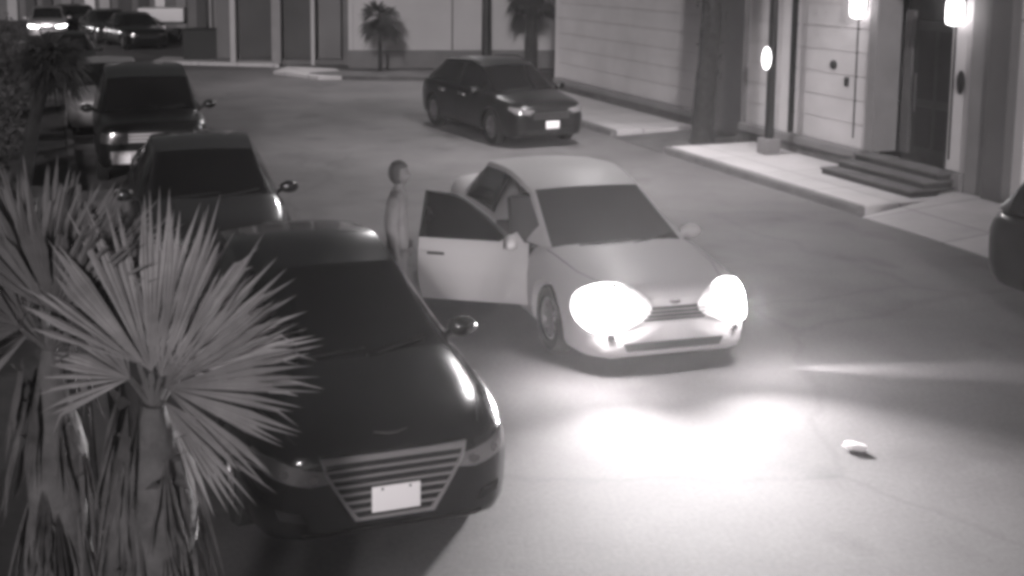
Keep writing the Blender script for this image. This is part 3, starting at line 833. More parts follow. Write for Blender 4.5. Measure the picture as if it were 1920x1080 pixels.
# garage side, right of the door
hb('garage_door', 9.2, 12.9, -.35, -.30, .12, 2.85, M_BAND)
for k in range(5): hb('garage_panel', 9.3, 12.8, -.299, -.28, .2 + k * .53, .2 + k * .53 + .47, M_SIDE, bev=.01)
hb('wall', 12.92, 13.10, -.30, .0, .0, 2.88, M_SIDE)
hb('wall', 8.9, 9.18, -.30, .0, .0, 2.88, M_SIDE)
hb('wall', 5.0, 8.88, -.30, .0, .0, TOPZ, M_SIDE)
hb('wall', -6.0, 4.98, -.30, .0, .0, TOPZ, M_SIDE)
hb('rear_wall', -6.0, 29.0, -8.3, -8.0, .0, TOPZ, M_SIDE)
hb('side_wall', 29.0, 29.3, -8.0, .0, .0, TOPZ, M_SIDE)
hb('side_wall', -6.3, -6.0, -8.0, .0, .0, TOPZ, M_SIDE)
hb('roof', -6.6, 29.6, -8.6, .45, TOPZ + .003, TOPZ + .25, M_DKREND)
# upper windows on the street side, above the picture
for a in (17.2, 22.5, 26.0, 10.8):
    w = hb('window', a - .6, a + .6, .003, .05, 3.9, 5.3, M_TRIM)
    hb('pane', a - .52, a + .52, .053, .06, 3.98, 5.22, M_GLASS, w)
# wall furniture
o = hb('wall_plaque', 0, .16, .012, .04, 1.80, 1.97, M_METALD, bev=.012); o.parent = None
def wallthing(name, a, d, z, label, cat, group=None, rz=None):
    e = empty(name, S(a, WF - d, z), math.atan2(SD.y, SD.x)); tag(e, label, cat, group); return e
bpy.data.objects.remove(o)
bm = bmesh.new()
bmesh.ops.create_cone(bm, cap_ends=True, segments=20, radius1=.085, radius2=.075, depth=.03, matrix=Matrix.Rotation(R(-90), 4, 'X'))
o = link('wall_plaque', bm, M_METALD, loc=S(17.22, WF - .022, 1.87)); o.rotation_euler = (0, 0, math.atan2(SD.y, SD.x))
tag(o, 'small round dark plaque on the pale boards left of the front door', 'plaque')
bm = bmesh.new(); box(bm, -.05, .05, .002, .03, -.08, .08, bev=.01)
bmesh.ops.create_cone(bm, cap_ends=True, segments=12, radius1=.018, radius2=.016, depth=.02, matrix=Matrix.Translation((0, .036, .01)) @ Matrix.Rotation(R(-90), 4, 'X'))
o = link('doorbell', bm, M_METALD, loc=S(16.84, WF, 1.60)); o.rotation_euler = (0, 0, math.atan2(SD.y, SD.x))
tag(o, 'little dark bell box low and right of the round plaque', 'doorbell')
bm = bmesh.new()
bmesh.ops.create_uvsphere(bm, u_segments=16, v_segments=12, radius=1)
for v in bm.verts: v.co = Vector((v.co.x * .075, v.co.y * .035 + .02, v.co.z * .19))
o = link('house_number_plaque', bm, M_METALD, loc=S(14.17, WF, 1.87)); o.rotation_euler = (0, 0, math.atan2(SD.y, SD.x))
tag(o, 'upright dark oval plaque on the pale strip right of the front door', 'plaque')
def sconce(a, label):
    e = wallthing('wall_lantern', a, 0, 3.0, label, 'wall lamp', 'wall lanterns beside the front door')
    bm = bmesh.new(); box(bm, -.06, .06, .002, .03, -.14, .16, bev=.01); tube(bm, [(0, .03, .1), (0, .14, .22)], .014, 6); link('bracket', bm, M_METALD, e)
    bm = bmesh.new(); box(bm, -.11, .11, .05, .27, -.25, .17, bev=.09); link('lantern_glass', bm, M_LAMP, e)
    bm = bmesh.new()
    bmesh.ops.create_cone(bm, cap_ends=True, segments=4, radius1=.18, radius2=.03, depth=.13, matrix=Matrix.Translation((0, .15, .24)) @ Matrix.Rotation(R(45), 4, 'Z'))
    for x in (-.1, .1):
        for y in (.05, .25): tube(bm, [(x, y, -.22), (x, y, .18)], .006, 4)
    link('lantern_cap', bm, M_METALD, e)
    return e
sconce(16.45, 'glowing wall lantern on the left of the dark front door')
sconce(14.22, 'glowing wall lantern on the right of the dark front door')

# steps up to the door
SE = empty('entrance_steps', S(15.0, 12.8), math.atan2(SD.y, SD.x)); tag(SE, 'three dark stone steps with pale treads over shade-darkened risers below the front door', 'steps')
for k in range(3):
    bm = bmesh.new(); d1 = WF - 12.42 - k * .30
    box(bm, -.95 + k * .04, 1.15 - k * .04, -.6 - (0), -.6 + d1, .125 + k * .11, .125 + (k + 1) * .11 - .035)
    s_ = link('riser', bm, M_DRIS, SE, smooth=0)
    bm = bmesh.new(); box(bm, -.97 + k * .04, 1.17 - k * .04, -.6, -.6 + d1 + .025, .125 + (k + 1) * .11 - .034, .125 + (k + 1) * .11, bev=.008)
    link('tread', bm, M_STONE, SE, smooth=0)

# lamp post standing on the pavement (its head is above the picture)
LPp = S(18.12, 12.72)
LP = empty('street_lamp', LPp, math.atan2(SD.y, SD.x)); tag(LP, 'tall dark lamp post on the right pavement carrying a small lit bulkhead at head height', 'street lamp')
bm = bmesh.new(); tube(bm, [(0, 0, .125), (0, 0, 6.9)], [.085, .07], 14); link('pole', bm, M_METALD, LP)
bm = bmesh.new(); box(bm, -.16, .16, -.16, .16, .125, .42, bev=.03); link('base', bm, M_BAND, LP)
bm = bmesh.new(); tube(bm, [(0, 0, 6.8), (0, .8, 7.1), (0, 2.7, 7.25)], .045, 8); link('arm', bm, M_METALD, LP)
bm = bmesh.new(); box(bm, -.17, .17, 2.6, 3.25, 7.17, 7.31, bev=.04); hd = link('lamp_head', bm, M_METALD, LP)
bm = bmesh.new(); box(bm, -.13, .13, 2.68, 3.18, 7.15, 7.168); link('lamp_lens', bm, M_LAMP, hd)
bm = bmesh.new()
bmesh.ops.create_uvsphere(bm, u_segments=16, v_segments=12, radius=1)
for v in bm.verts: v.co = Vector((v.co.x * .09, v.co.y * .07 + .12, v.co.z * .21 + 1.93))
link('bulkhead_lamp', bm, M_LAMPB, LP)

LQ = empty('street_lamp', (2.45, 38.2, 0), 0); tag(LQ, 'dark slim post with an added arm and lamp head, standing before the pale corner house, between the two far palms', 'street lamp')  # dark upright; its arm and lamp head are added to light the far road
bm = bmesh.new(); tube(bm, [(0, 0, 0), (0, 0, 7.4)], [.17, .11], 12); link('pole', bm, M_METALD, LQ)
bm = bmesh.new(); tube(bm, [(0, 0, 7.3), (-.9, -1.2, 7.6), (-1.9, -2.5, 7.7)], .06, 8); link('arm', bm, M_METALD, LQ)
bm = bmesh.new(); box(bm, -2.3, -1.8, -3.1, -2.4, 7.66, 7.8, bev=.04); link('lamp_head', bm, M_METALD, LQ)

# far row of houses facing the camera
def far_house(name, x0, x1, y, label, z1=6.2, m=M_SIDE, plinth=.5, ang=0.0):
    e = empty(name, (x0, y, 0), ang); L = x1 - x0
    def fb(nm, a0, a1, d0, d1, z0, zz, mm, par=None, bev=0):
        bm = bmesh.new(); box(bm, a0, a1, -d1, -d0, z0, zz, bev=bev); return link(nm, bm, mm, par or e, smooth=0)
    tag(e, label, 'house'); return e, fb, L
M_FAR = mat('far_siding', 0.30, 0.8, var=0.08, scale=.5)
M_FARD = mat('far_dark', 0.05, 0.8, var=0.2, scale=.5)
M_FARM = mat('far_mid', 0.11, 0.8, var=0.15, scale=.5)
e, fb, L = far_house('corner_house', -2.25, 5.6, 39.0, 'pale house closing the street behind the dark crossover, small tree in front of it')
fb('wall', 0.0, 3.55, -6, 0, .62, 6.2, M_FAR); fb('wall', 3.60, 7.85, -6, -.02, .62, 6.2, M_FAR)
fb('plinth', -.0, 7.85, -6, .06, 0, .617, M_DKREND)
fb('corner_trim', .0, .16, .003, .08, .62, 6.2, M_FAR)
fb('downpipe', 3.55, 3.60, .0, .06, .62, 6.2, M_DKREND)
fb('roof', -.4, 8.2, -6.4, .5, 6.203, 6.5, M_DKREND)
for a in (1.7, 5.6):
    w = fb('window', a - .6, a + .6, .003, .05, 3.6, 5.2, M_TRIM); fb('pane', a - .5, a + .5, .053, .06, 3.7, 5.1, M_GLASS, w)
e, fb, L = far_house('porch_house', -7.1, -2.27, 39.9, 'darker house with tall black openings between pale posts, left of the pale corner house')
fb('wall', 0, 4.83, -6, -.9, 0, 6.2, M_FARM); fb('plinth', 0, 4.83, -.89, -.3, 0, .18, M_DKREND)
fb('opening', .85, 2.05, -.89, -.5, .2, 3.9, M_FARD); fb('opening', 2.45, 3.45, -.89, -.55, .2, 3.9, M_FARD); fb('opening', 3.7, 4.5, -.89, -.5, .2, 3.9, M_FARM)
for a0, a1, mm in ((.62, .80, M_FAR), (2.08, 2.40, M_BAND), (3.47, 3.60, M_FAR), (4.6, 4.80, M_DKREND)):
    fb('post', a0, a1, -.45, -.05, 0, 6.2, mm)
fb('roof', -.4, 4.80, -6.4, .3, 6.203, 6.5, M_DKREND)
e, fb, L = far_house('terrace_house', -10.1, -6.9, 56.0, 'narrow grey house side with vertical strips rising behind the dark skip', ang=math.atan2(-13.0, 3.1))
fb('wall', 0, 13.3, -5, 0, 0, 6.2, M_FARM)
for a0, mm in ((.2, M_FARD), (2.0, M_FAR), (3.8, M_FARD), (5.4, M_BAND), (7.2, M_FAR), (8.8, M_FARD), (10.2, M_FAR), (11.3, M_FARD), (12.2, M_TRIM)):
    fb('post', a0, a0 + .8, .003, .12, 0, 6.2, mm)
fb('roof', -.3, 13.4, -5.4, .5, 6.203, 6.5, M_DKREND)
# long terrace beyond the bend, and the houses that end the street
ang = math.atan2(66 - 49.5, -27 + 16.0)
e, fb, L = far_house('long_terrace', 0, 22, 0, 'long grey terrace running along the far bend behind the distant cars', ang=0)
e.location = (-15.0, 60.5, 0); e.rotation_euler = (0, 0, R(20))
fb('wall', 0, 12, -6, 0, 0, 6.0, M_FARM)
for k, (a0, mm) in enumerate(((.3, M_FARD), (1.2, M_TRIM), (2.3, M_BAND), (3.4, M_FARD), (4.4, M_FAR), (6.0, M_FARD), (7.5, M_TRIM))):
    fb('post', a0, a0 + .5, .003, .2, 0, 6.0, mm)
fb('roof', -.3, 12.3, -6.3, .4, 6.003, 6.3, M_DKREND)
e, fb, L = far_house('terrace_block', -27.5, -15.8, 69.0, 'pale and dark striped house directly above the distant cars')
fb('wall', 0, 11.5, -6, 0, 0, 6.0, M_FARM)
for a0, mm in ((.3, M_FARD), (1.6, M_BAND), (2.9, M_FAR), (4.0, M_FARD), (5.0, M_FARD), (6.2, M_BAND), (7.6, M_TRIM), (8.5, M_FAR), (9.6, M_FARD), (10.6, M_FAR)):
    fb('post', a0, a0 + .6, .003, .25, 0, 6.0, mm)
fb('roof', -.3, 11.8, -6.3, .5, 6.003, 6.3, M_DKREND)
e, fb, L = far_house('end_house', -62, -30, 92.0, 'low grey house closing the far end of the street at the top left')
fb('wall', 0, 32, -8, 0, 0, 6.0, M_FARM)
for k in range(9):
    w = fb('window', 1.5 + k * 3.4, 2.9 + k * 3.4, .003, .1, .9, 2.3, M_FARD)
fb('roof', -.5, 32.5, -8.5, .6, 6.003, 6.4, M_DKREND)

# pale trailer and dark skip
T = empty('box_trailer', (-11.35, 51.2, 0), R(4)); tag(T, 'flat pale box trailer standing behind the dark skip', 'trailer')
bm = bmesh.new(); box(bm, -.95, 1.05, -.8, .8, .95, 1.55, bev=.03); link('box', bm, M_TRIM, T)
bm = bmesh.new(); box(bm, -.95, 1.05, -.7, .7, .84, .947); link('chassis', bm, M_METALD, T)
for x in (-.5, .6):
    bm = bmesh.new(); bmesh.ops.create_cone(bm, cap_ends=True, segments=20, radius1=.3, radius2=.3, depth=1.5, matrix=Matrix.Translation((x, 0, .3)) @ Matrix.Rotation(R(90), 4, 'X')); link('wheel', bm, M_RUBB, T)
K = empty('skip', (-7.6, 41.6, 0), R(2)); tag(K, 'dark steel skip standing at the end of the far pavement', 'skip')
bm = bmesh.new()
o4 = [(-.80, -.6), (.80, -.6), (.80, .7), (-.80, .7)]
ins_ = .05
b = [bm.verts.new((x * .98, y * .98, .12)) for x, y in o4]; t_ = [bm.verts.new((x, y, 1.15)) for x, y in o4]
ti = [bm.verts.new((x - math.copysign(.05, x), y - math.copysign(.05, y), 1.15)) for x, y in o4]; bi = [bm.verts.new((x * .9, y * .9, .2)) for x, y in o4]
bm.faces.new(b[::-1]); bm.faces.new(bi)
for i in range(4):
    j = (i + 1) % 4
    bm.faces.new((b[i], b[j], t_[j], t_[i])); bm.faces.new((t_[i], t_[j], ti[j], ti[i])); bm.faces.new((ti[i], ti[j], bi[j], bi[i]))
bmesh.ops.recalc_face_normals(bm, faces=bm.faces[:])
link('bin', bm, M_DARKP, K, smooth=0)
bm = bmesh.new(); box(bm, -.84, .84, -.66, .75, 1.153, 1.19, bev=.01); link('lid', bm, M_DPLAS, K)
bm = bmesh.new()
for x in (-.7, .7):
    for y in (-.5, .6): bmesh.ops.create_cone(bm, cap_ends=True, segments=10, radius1=.06, radius2=.06, depth=.06, matrix=Matrix.Translation((x, y, .06)) @ Matrix.Rotation(R(90), 4, 'X'))
link('castor', bm, M_RUBB, K)

# ------------------------------------------------------------------ plants
def fan_leaf(bm, origin, axis, normal, length, spread, nseg, fuse=.60, droop=.15, rnd=None, wid=1.0):
    """one palmate leaf: fused pleated heart, then free pointed blades"""
    rnd = rnd or random
    axis = axis.normalized(); normal = (normal - axis * normal.dot(axis)).normalized(); side = normal.cross(axis)
    for k in range(nseg):
        t = (k + .5) / nseg - .5; a = t * spread
        d = axis * math.cos(a) + side * math.sin(a)
        tn = side * math.cos(a) - axis * math.sin(a)
        Lk = length * (1 - .22 * abs(2 * t) ** 2) * rnd.uniform(.9, 1.08)
        half = spread / nseg / 2
        dr = droop * rnd.uniform(.5, 1.7)
        tw = rnd.gauss(0, .07); kink = rnd.random() < .12
        def P(r, s_, lift): return origin + (d * r + tn * s_ + normal * lift - Vector((0, 0, dr)) * (r / length) ** 2 * length * .5 + tn * tw * (r / length) ** 2 * length)
        rf = fuse * length; wf = rf * half * 1.02
        o = bm.verts.new(origin)
        m1 = bm.verts.new(P(rf, 0, .012)); l1 = bm.verts.new(P(rf, -wf, -.004)); r1 = bm.verts.new(P(rf, wf, -.004))
        bm.faces.new((o, l1, m1)); bm.faces.new((o, m1, r1))
        w2 = wf * .52 * wid; rm = rf + (Lk - rf) * .45
        m2 = bm.verts.new(P(rm, 0, .008)); l2 = bm.verts.new(P(rm, -w2, 0)); r2 = bm.verts.new(P(rm, w2, 0))
        tip = bm.verts.new(P(Lk, 0, 0) if not kink else P(rm + (Lk - rm) * .7, w2 * 3, 0) - Vector((0, 0, .10 * length)))
        bm.faces.new((l1, l2, m2, m1)); bm.faces.new((m1, m2, r2, r1)); bm.faces.new((l2, tip, m2)); bm.faces.new((m2, tip, r2))
def palm(name, base, height, lean_, label, leaves, leafm, barkm, tr=.14, cat='palm tree', group=None, seed=1, shag=True, skirt=0):
    rnd = random.Random(seed)
    e = empty(name, base); tag(e, label, cat, group)
    top_ = Vector((lean_[0], lean_[1], height))
    bm = bmesh.new()
    n = 14; pts = []; rr = []
    for i in range(n + 1):
        t = i / n; pts.append(Vector((lean_[0] * t * t, lean_[1] * t * t, (height - .05) * t))); rr.append(tr * (1.25 - .25 * t - .75 * max(0, t - .86) / .14) * rnd.uniform(.93, 1.07))
    tube(bm, pts, rr, 14)
    if shag:
        for k in range(90):
            t = rnd.uniform(.1, .98); a = rnd.uniform(0, 2 * math.pi)
            p = Vector((lean_[0] * t * t, lean_[1] * t * t, height * t)); o = Vector((math.cos(a), math.sin(a), 0))
            s0 = p + o * tr * .8; w = Vector((-o.y, o.x, 0)) * tr * .22
            q = s0 + o * tr * rnd.uniform(.25, .7) + Vector((0, 0, rnd.uniform(-.05, .16) * height * .25))
            a1, a2, a3 = bm.verts.new(s0 - w), bm.verts.new(s0 + w), bm.verts.new(q); bm.faces.new((a1, a2, a3))
    link('trunk', bm, barkm, e, smooth=60)
    bm = bmesh.new(); bs = bmesh.new()
    for (d, nrm, L, sp_, ns, pet, droop) in leaves:
        d = Vector(d).normalized(); o = top_ + d * pet
        tube(bs, [top_ - Vector((0, 0, .06)), o], [.014, .009], 5)
        fan_leaf(bm, o, d, Vector(nrm), L, sp_, ns, rnd=rnd, droop=droop)
    link('crown', bm, leafm, e, smooth=0)
    link('leaf_stalk', bs, barkm, e)
    if skirt:
        bm = bmesh.new()
        for k in range(skirt * 3):
            a = rnd.uniform(0, 2 * math.pi); t = rnd.uniform(.45, 1.0)
            o = Vector((lean_[0] * t * t, lean_[1] * t * t, height * t)) + Vector((math.cos(a), math.sin(a), 0)) * tr * .9
            d = Vector((math.cos(a) * rnd.uniform(.05, .30), math.sin(a) * rnd.uniform(.05, .30), -1))
            fan_leaf(bm, o, d, Vector((math.cos(a), math.sin(a), .1)), rnd.uniform(.25, .55), R(rnd.uniform(8, 30)), rnd.randint(3, 5), rnd=rnd, droop=.02, fuse=.35)
        link('dead_leaves', bm, M_SKIRT, e, smooth=0)
    return e
# the near fan palm at lower left: leaves face the camera
rl = random.Random(11)
CAMV = Vector((0.22, -1, 0.35))
def dirpix(deg, out=0.0):    # direction given as angle in the vertical plane facing the street side
    a = R(deg); return Vector((math.cos(a), out, math.sin(a)))
near = [
    (dirpix(18, -.10), CAMV, .50, R(122), 36, .04, .05),
    (dirpix(-44, -.22), CAMV, .44, R(42), 11, .05, .03),
    (dirpix(62, .12), CAMV, .60, R(95), 24, .05, .05),
    (dirpix(97, .05), CAMV, .62, R(80), 22, .06, .04),
    (dirpix(124, .35), CAMV, .50, R(80), 20, .10, .05),
    (dirpix(165, .5), CAMV, .36, R(100), 20, .10, .25),
    (dirpix(80, .9), Vector((0, -.5, 1)), .5, R(110), 20, .12, .15),
    (dirpix(20, .9), Vector((0, -.5, 1)), .5, R(110), 20, .12, .15),
    
    (dirpix(292, .1), CAMV, .30, R(50), 9, .10, .1),
]
palm('fan_palm', (-.90, 3.55, 0), 2.40, (.05, 0, 0), 'spiky fan palm at the lower left, its pointed leaves spread before the black saloon', near, M_LEAF, M_BARK, tr=.14, seed=3, skirt=24)
near2 = []
for k in range(15):
    near2.append((dirpix(rl.uniform(15, 190), rl.uniform(-.6, .6)), CAMV, rl.uniform(.42, .55), R(95), 18, .10, .08))
palm('fan_palm', (-1.22, 3.75, 0), 2.52, (-.03, 0, 0), 'second fan palm at the lower left edge, leaves pointing straight up', near2, mat('palm_leaf_dull', .15, .6, var=.3, scale=5), M_BARK, tr=.10, seed=9, skirt=22)

def droop_palm(name, base, h, label, seed, L=1.0, n=16, leafm=M_LEAFD, tr=.14, lean_=(0, 0, 0), cat='palm tree', group=None):
    r = random.Random(seed); lv = []
    for k in range(n):
        a = 2 * math.pi * k / n + r.uniform(-.2, .2); el = r.uniform(-.9, 1.1)
        d = Vector((math.cos(a) * math.cos(el), math.sin(a) * math.cos(el), math.sin(el)))
        lv.append((d, Vector((0, -.3, 1)) + d * .2, L * r.uniform(.7, 1.05), R(130), 18, .3 * L, .9))
    return palm(name, base, h, lean_, label, lv, leafm, M_BARKD, tr=tr, seed=seed, cat=cat, group=group)
droop_palm('palm_tree', (-5.35, 15.2, .1), 2.35, 'shaggy drooping palm at the upper left, dark against the street', 21, L=.5, n=34, tr=.085, lean_=(.42, .2, 0))
droop_palm('small_palm', (-1.1, 37.0, .1), 1.75, 'small dark palm with drooping head before the pale corner house', 31, L=.75, n=26, tr=.06)
droop_palm('street_palm', (3.75, 36.2, .0), 2.75, 'palm with a ragged hanging skirt just behind the dark crossover', 33, L=.85, n=22, tr=.17)

# trees with trunks standing in front of the town house
def tree(name, base, h, r0, label, seed, crown_r=1.6, crown_z=None, tuft=True):
    r = random.Random(seed); e = empty(name, base); tag(e, label, 'tree')
    bm = bmesh.new(); pts = []; rr = []
    n = 18
    for i in range(n + 1):
        t = i / n; pts.append(Vector((.05 * math.sin(5 * t + seed), .04 * math.cos(4 * t), h * t))); rr.append(r0 * (1.2 - .4 * t) * r.uniform(.95, 1.05))
    rr[0] *= 1.25
    tube(bm, pts, rr, 12)
    link('trunk', bm, M_BARKD, e, smooth=60)
    limbs = []
    for k in range(7):
        t = r.uniform(.75, .98); p = pts[int(t * n)]
        a = r.uniform(0, 6.28); q = p + Vector((math.cos(a), math.sin(a), r.uniform(.8, 1.5))) * crown_r * r.uniform(.4, .7)
        mid = p.lerp(q, .5) + Vector((r.uniform(-.1, .1), r.uniform(-.1, .1), .08))
        bb = bmesh.new(); tube(bb, [p, mid, q], [r0 * .38, r0 * .26, r0 * .1], 7); link('limb', bb, M_BARKD, e, smooth=60)
        limbs.append(q)
    bm = bmesh.new()
    cz = h + crown_r * .4
    cl = [(q, crown_r * r.uniform(.35, .6)) for q in limbs] + [(Vector((r.uniform(-.8, .8) * crown_r, r.uniform(-.8, .8) * crown_r, cz + r.uniform(-.4, .8) * crown_r)), crown_r * r.uniform(.3, .5)) for _ in range(9)]
    for c0, cr in cl:
        for _ in range(230):
            d = Vector((r.gauss(0, 1), r.gauss(0, 1), r.gauss(0, 1))).normalized() * cr * r.uniform(.45, 1.05)
            p = c0 + d; s_ = r.uniform(.05, .10)
            u = Vector((r.gauss(0, 1), r.gauss(0, 1), r.gauss(0, 1))).normalized(); w = u.orthogonal().normalized()
            bm.faces.new([bm.verts.new(p + u * s_), bm.verts.new(p + w * s_ * .5), bm.verts.new(p - u * s_), bm.verts.new(p - w * s_ * .5)])
    if tuft:   # short sprouts on the trunk
        for k in range(16):
            t = r.uniform(.28, .6); p = pts[int(t * n)]
            a = r.uniform(0, 6.28); q = p + Vector((math.cos(a), math.sin(a), .2)) * (r0 + .05)
            for _ in range(6):
                qq = q + Vector((r.gauss(0, .04), r.gauss(0, .04), r.gauss(0, .05))); u = Vector((r.gauss(0, 1), r.gauss(0, 1), r.gauss(0, 1))).normalized(); w = u.orthogonal()
                bm.faces.new([bm.verts.new(qq + u * .035), bm.verts.new(qq + w * .02), bm.verts.new(qq - u * .035), bm.verts.new(qq - w * .02)])
    link('crown', bm, M_LEAFD, e, smooth=0)
p = S(19.75, 12.35, .0)
tree('street_tree', p, 5.2, .19, 'stout dark tree trunk with small sprouts by the pale wall, left of the lamp post', 5)

# dark shrubs on the left verge
def shrub(base, rx, rz, label, seed):
    r = random.Random(seed); e = empty('shrub', base); tag(e, label, 'shrub', 'dark shrubs on the left verge')
    bm = bmesh.new()
    for k in range(5): 
        a = r.uniform(0, 6.28); tube(bm, [(0, 0, 0), (math.cos(a) * rx * .4, math.sin(a) * rx * .4, rz * .9)], [.03, .012], 5)
    link('stem', bm, M_BARKD, e)
    bm = bmesh.new()
    cl = [(Vector((r.uniform(-.6, .6) * rx, r.uniform(-.6, .6) * rx, rz * r.uniform(.35, 1.0))), rx * r.uniform(.35, .6)) for _ in range(12)]
    for c0, cr in cl:
        for _ in range(320):
            d = Vector((r.gauss(0, 1), r.gauss(0, 1), r.gauss(0, 1))).normalized() * cr * r.uniform(.4, 1.05)
            p = c0 + d
            if p.z < .02: continue
            s_ = r.uniform(.03, .07); u = Vector((r.gauss(0, 1), r.gauss(0, 1), r.gauss(0, 1))).normalized(); w = u.orthogonal().normalized()
            bm.faces.new([bm.verts.new(p + u * s_), bm.verts.new(p + w * s_ * .5), bm.verts.new(p - u * s_), bm.verts.new(p - w * s_ * .5)])
    link('foliage', bm, M_SHRUB, e, smooth=0)
for i, (al, ac, rx, rz, lb) in enumerate([(17.5, -1.3, .7, 1.0, 'dark rounded shrub left of the dark grey saloon'), (21.5, -1.3, .9, 1.2, 'dark shrub left of the off-roader, below the drooping palm'),
        (13.6, -1.0, .6, .8, 'dark low shrub directly above the fan palm leaves'), (27, -1.5, 1.1, 1.7, 'tall dark shrub behind the drooping palm'), (33, -1.6, 1.2, 1.8, 'tall dark shrub beside the far end of the left row'),
        (11.2, -.35, .5, .8, 'dark shrub half hidden by the fan palm leaves')]):
    shrub(S(al, ac, .1), rx, rz, lb, 40 + i)

# ------------------------------------------------------------------ the person at the tip of the open door
def skinned(name, pts, edges, m, parent, root=0, sub=2):
    me = bpy.data.meshes.new(name); me.from_pydata([p[:3] for p in pts], edges, []); me.materials.append(m)
    o = bpy.data.objects.new(name, me); COL.objects.link(o); o.parent = parent
    sk = o.modifiers.new('skin', 'SKIN'); sk.use_smooth_shade = True; sk.branch_smoothing = .6
    for i, v in enumerate(me.skin_vertices[0].data if me.skin_vertices else []): pass
    if not me.skin_vertices: 
        pass
    for i, v in enumerate(me.skin_vertices[0].data):
        v.radius = (pts[i][3], pts[i][4] if len(pts[i]) > 4 else pts[i][3]); v.use_root = (i == root)
    o.modifiers.new('sub', 'SUBSURF').render_levels = sub; o.modifiers['sub'].levels = sub
    bpy.context.view_layer.update(); bake(o)
    return o
PE = empty('person', (-.16, 11.2, 0), R(78))
tag(PE, 'person with dark hair in plain grey clothes standing at the tip of the open door', 'person')
J = [(0, 0, .95, .11, .08), (0, 0, 1.12, .125, .095), (0, .01, 1.30, .15, .10), (0, .0, 1.43, .11, .08), (0, -.01, 1.52, .05), (0, -.02, 1.57, .05),
     (.17, .0, 1.41, .06), (.22, .02, 1.14, .045), (.21, -.06, .90, .032), (-.17, .0, 1.41, .06), (-.22, .03, 1.14, .045), (-.22, -.03, .90, .032),
     (.09, 0, .86, .09), (.10, .01, .48, .06), (.11, .06, .09, .042), (-.09, 0, .86, .09), (-.10, -.06, .48, .06), (-.11, -.02, .09, .042),
     (.12, -.10, .04, .04, .03), (-.12, -.18, .04, .04, .03)]
ED = [(0, 1), (1, 2), (2, 3), (3, 4), (4, 5), (3, 6), (6, 7), (7, 8), (3, 9), (9, 10), (10, 11), (0, 12), (12, 13), (13, 14), (0, 15), (15, 16), (16, 17), (14, 18), (17, 19)]
nb = len(J)
# hands with fingers
for sd, wi in ((1, 8), (-1, 11)):
    w = J[wi]; pb = len(J)
    J.append((w[0], w[1] - .01, w[2] - .07, .035, .02)); ED.append((wi, pb))
    for q in range(4):
        a = len(J); dx = (q - 1.5) * .019
        J.append((w[0], w[1] + dx - .01, w[2] - .115, .009)); J.append((w[0] - sd * .012, w[1] + dx - .012, w[2] - .15 - (.008 if q in (1, 2) else 0), .008)); ED += [(pb, a), (a, a + 1)]
    a = len(J); J.append((w[0] - sd * .005, w[1] - .05, w[2] - .08, .010)); J.append((w[0] - sd * .012, w[1] - .065, w[2] - .11, .009)); ED += [(pb, a), (a, a + 1)]
body = skinned('body', J, ED, M_SKIN, PE)
# head
bm = bmesh.new(); bmesh.ops.create_uvsphere(bm, u_segments=24, v_segments=18, radius=1)
for v in bm.verts:
    c0 = v.co.copy(); v.co = Vector((c0.x * .075, c0.y * .095, c0.z * .115))
    if c0.z < -.2: v.co.x *= 1 + (c0.z + .2) * .35; v.co.y = v.co.y * (1 + (c0.z + .2) * .2) - .01
    if c0.y < -.85 and abs(c0.z + .05) < .22: v.co.y -= .018       # nose
bmesh.ops.translate(bm, verts=bm.verts[:], vec=(0, -.02, 1.645))
for sx in (-1, 1):
    bmesh.ops.create_uvsphere(bm, u_segments=8, v_segments=6, radius=.02, matrix=Matrix.Translation((sx * .076, 0, 1.64)) @ Matrix.Diagonal((.4, 1, 1.5, 1)))
    bmesh.ops.create_uvsphere(bm, u_segments=8, v_segments=6, radius=.012, matrix=Matrix.Translation((sx * .03, -.103, 1.655)))
tmp = bmesh.new(); tmp.from_mesh(body.data); tmp2 = bpy.data.meshes.new('h'); bm.to_mesh(tmp2); bm.free(); tmp.from_mesh(tmp2); tmp.to_mesh(body.data); tmp.free()
body.data.polygons.foreach_set('use_smooth', [True] * len(body.data.polygons))
bm = bmesh.new(); bmesh.ops.create_uvsphere(bm, u_segments=24, v_segments=18, radius=1)
for v in bm.verts:
    c0 = v.co.copy(); v.co = Vector((c0.x * .088, c0.y * .108, c0.z * .125)) + Vector((0, -.008, 1.66))
    if c0.y < -.35 and c0.z < .45: v.co = Vector((c0.x * .07, -.02 + c0.y * .05, 1.68 + c0.z * .04))
link('hair', bm, M_HAIR, PE, smooth=60)
JT = [(0, 0, .80, .165, .125), (0, 0, 1.12, .15, .115), (0, .01, 1.30, .175, .12), (0, .0, 1.44, .12, .09), (0, -.005, 1.50, .07),
      (.16, .0, 1.41, .085), (.20, .02, 1.14, .075), (.205, -.04, .93, .055), (-.16, .0, 1.41, .085), (-.20, .03, 1.14, .075), (-.215, -.02, .93, .055)]
skinned('jacket', JT, [(0, 1), (1, 2), (2, 3), (3, 4), (3, 5), (5, 6), (6, 7), (3, 8), (8, 9), (9, 10)], M_CLOTH, PE)
JL = [(0, 0, 1.0, .14, .105), (.095, 0, .80, .10), (.10, .01, .48, .078), (.11, .06, .10, .06), (-.095, 0, .80, .10), (-.10, -.06, .48, .078), (-.11, -.02, .10, .06)]
skinned('trousers', JL, [(0, 1), (1, 2), (2, 3), (0, 4), (4, 5), (5, 6)], M_CLOTHD, PE)
bm = bmesh.new()
for x, y in ((.115, -.03), (-.115, -.11)): box(bm, x - .05, x + .05, y - .16, y + .11, .003, .085, bev=.03)
link('shoes', bm, M_DPLAS, PE)

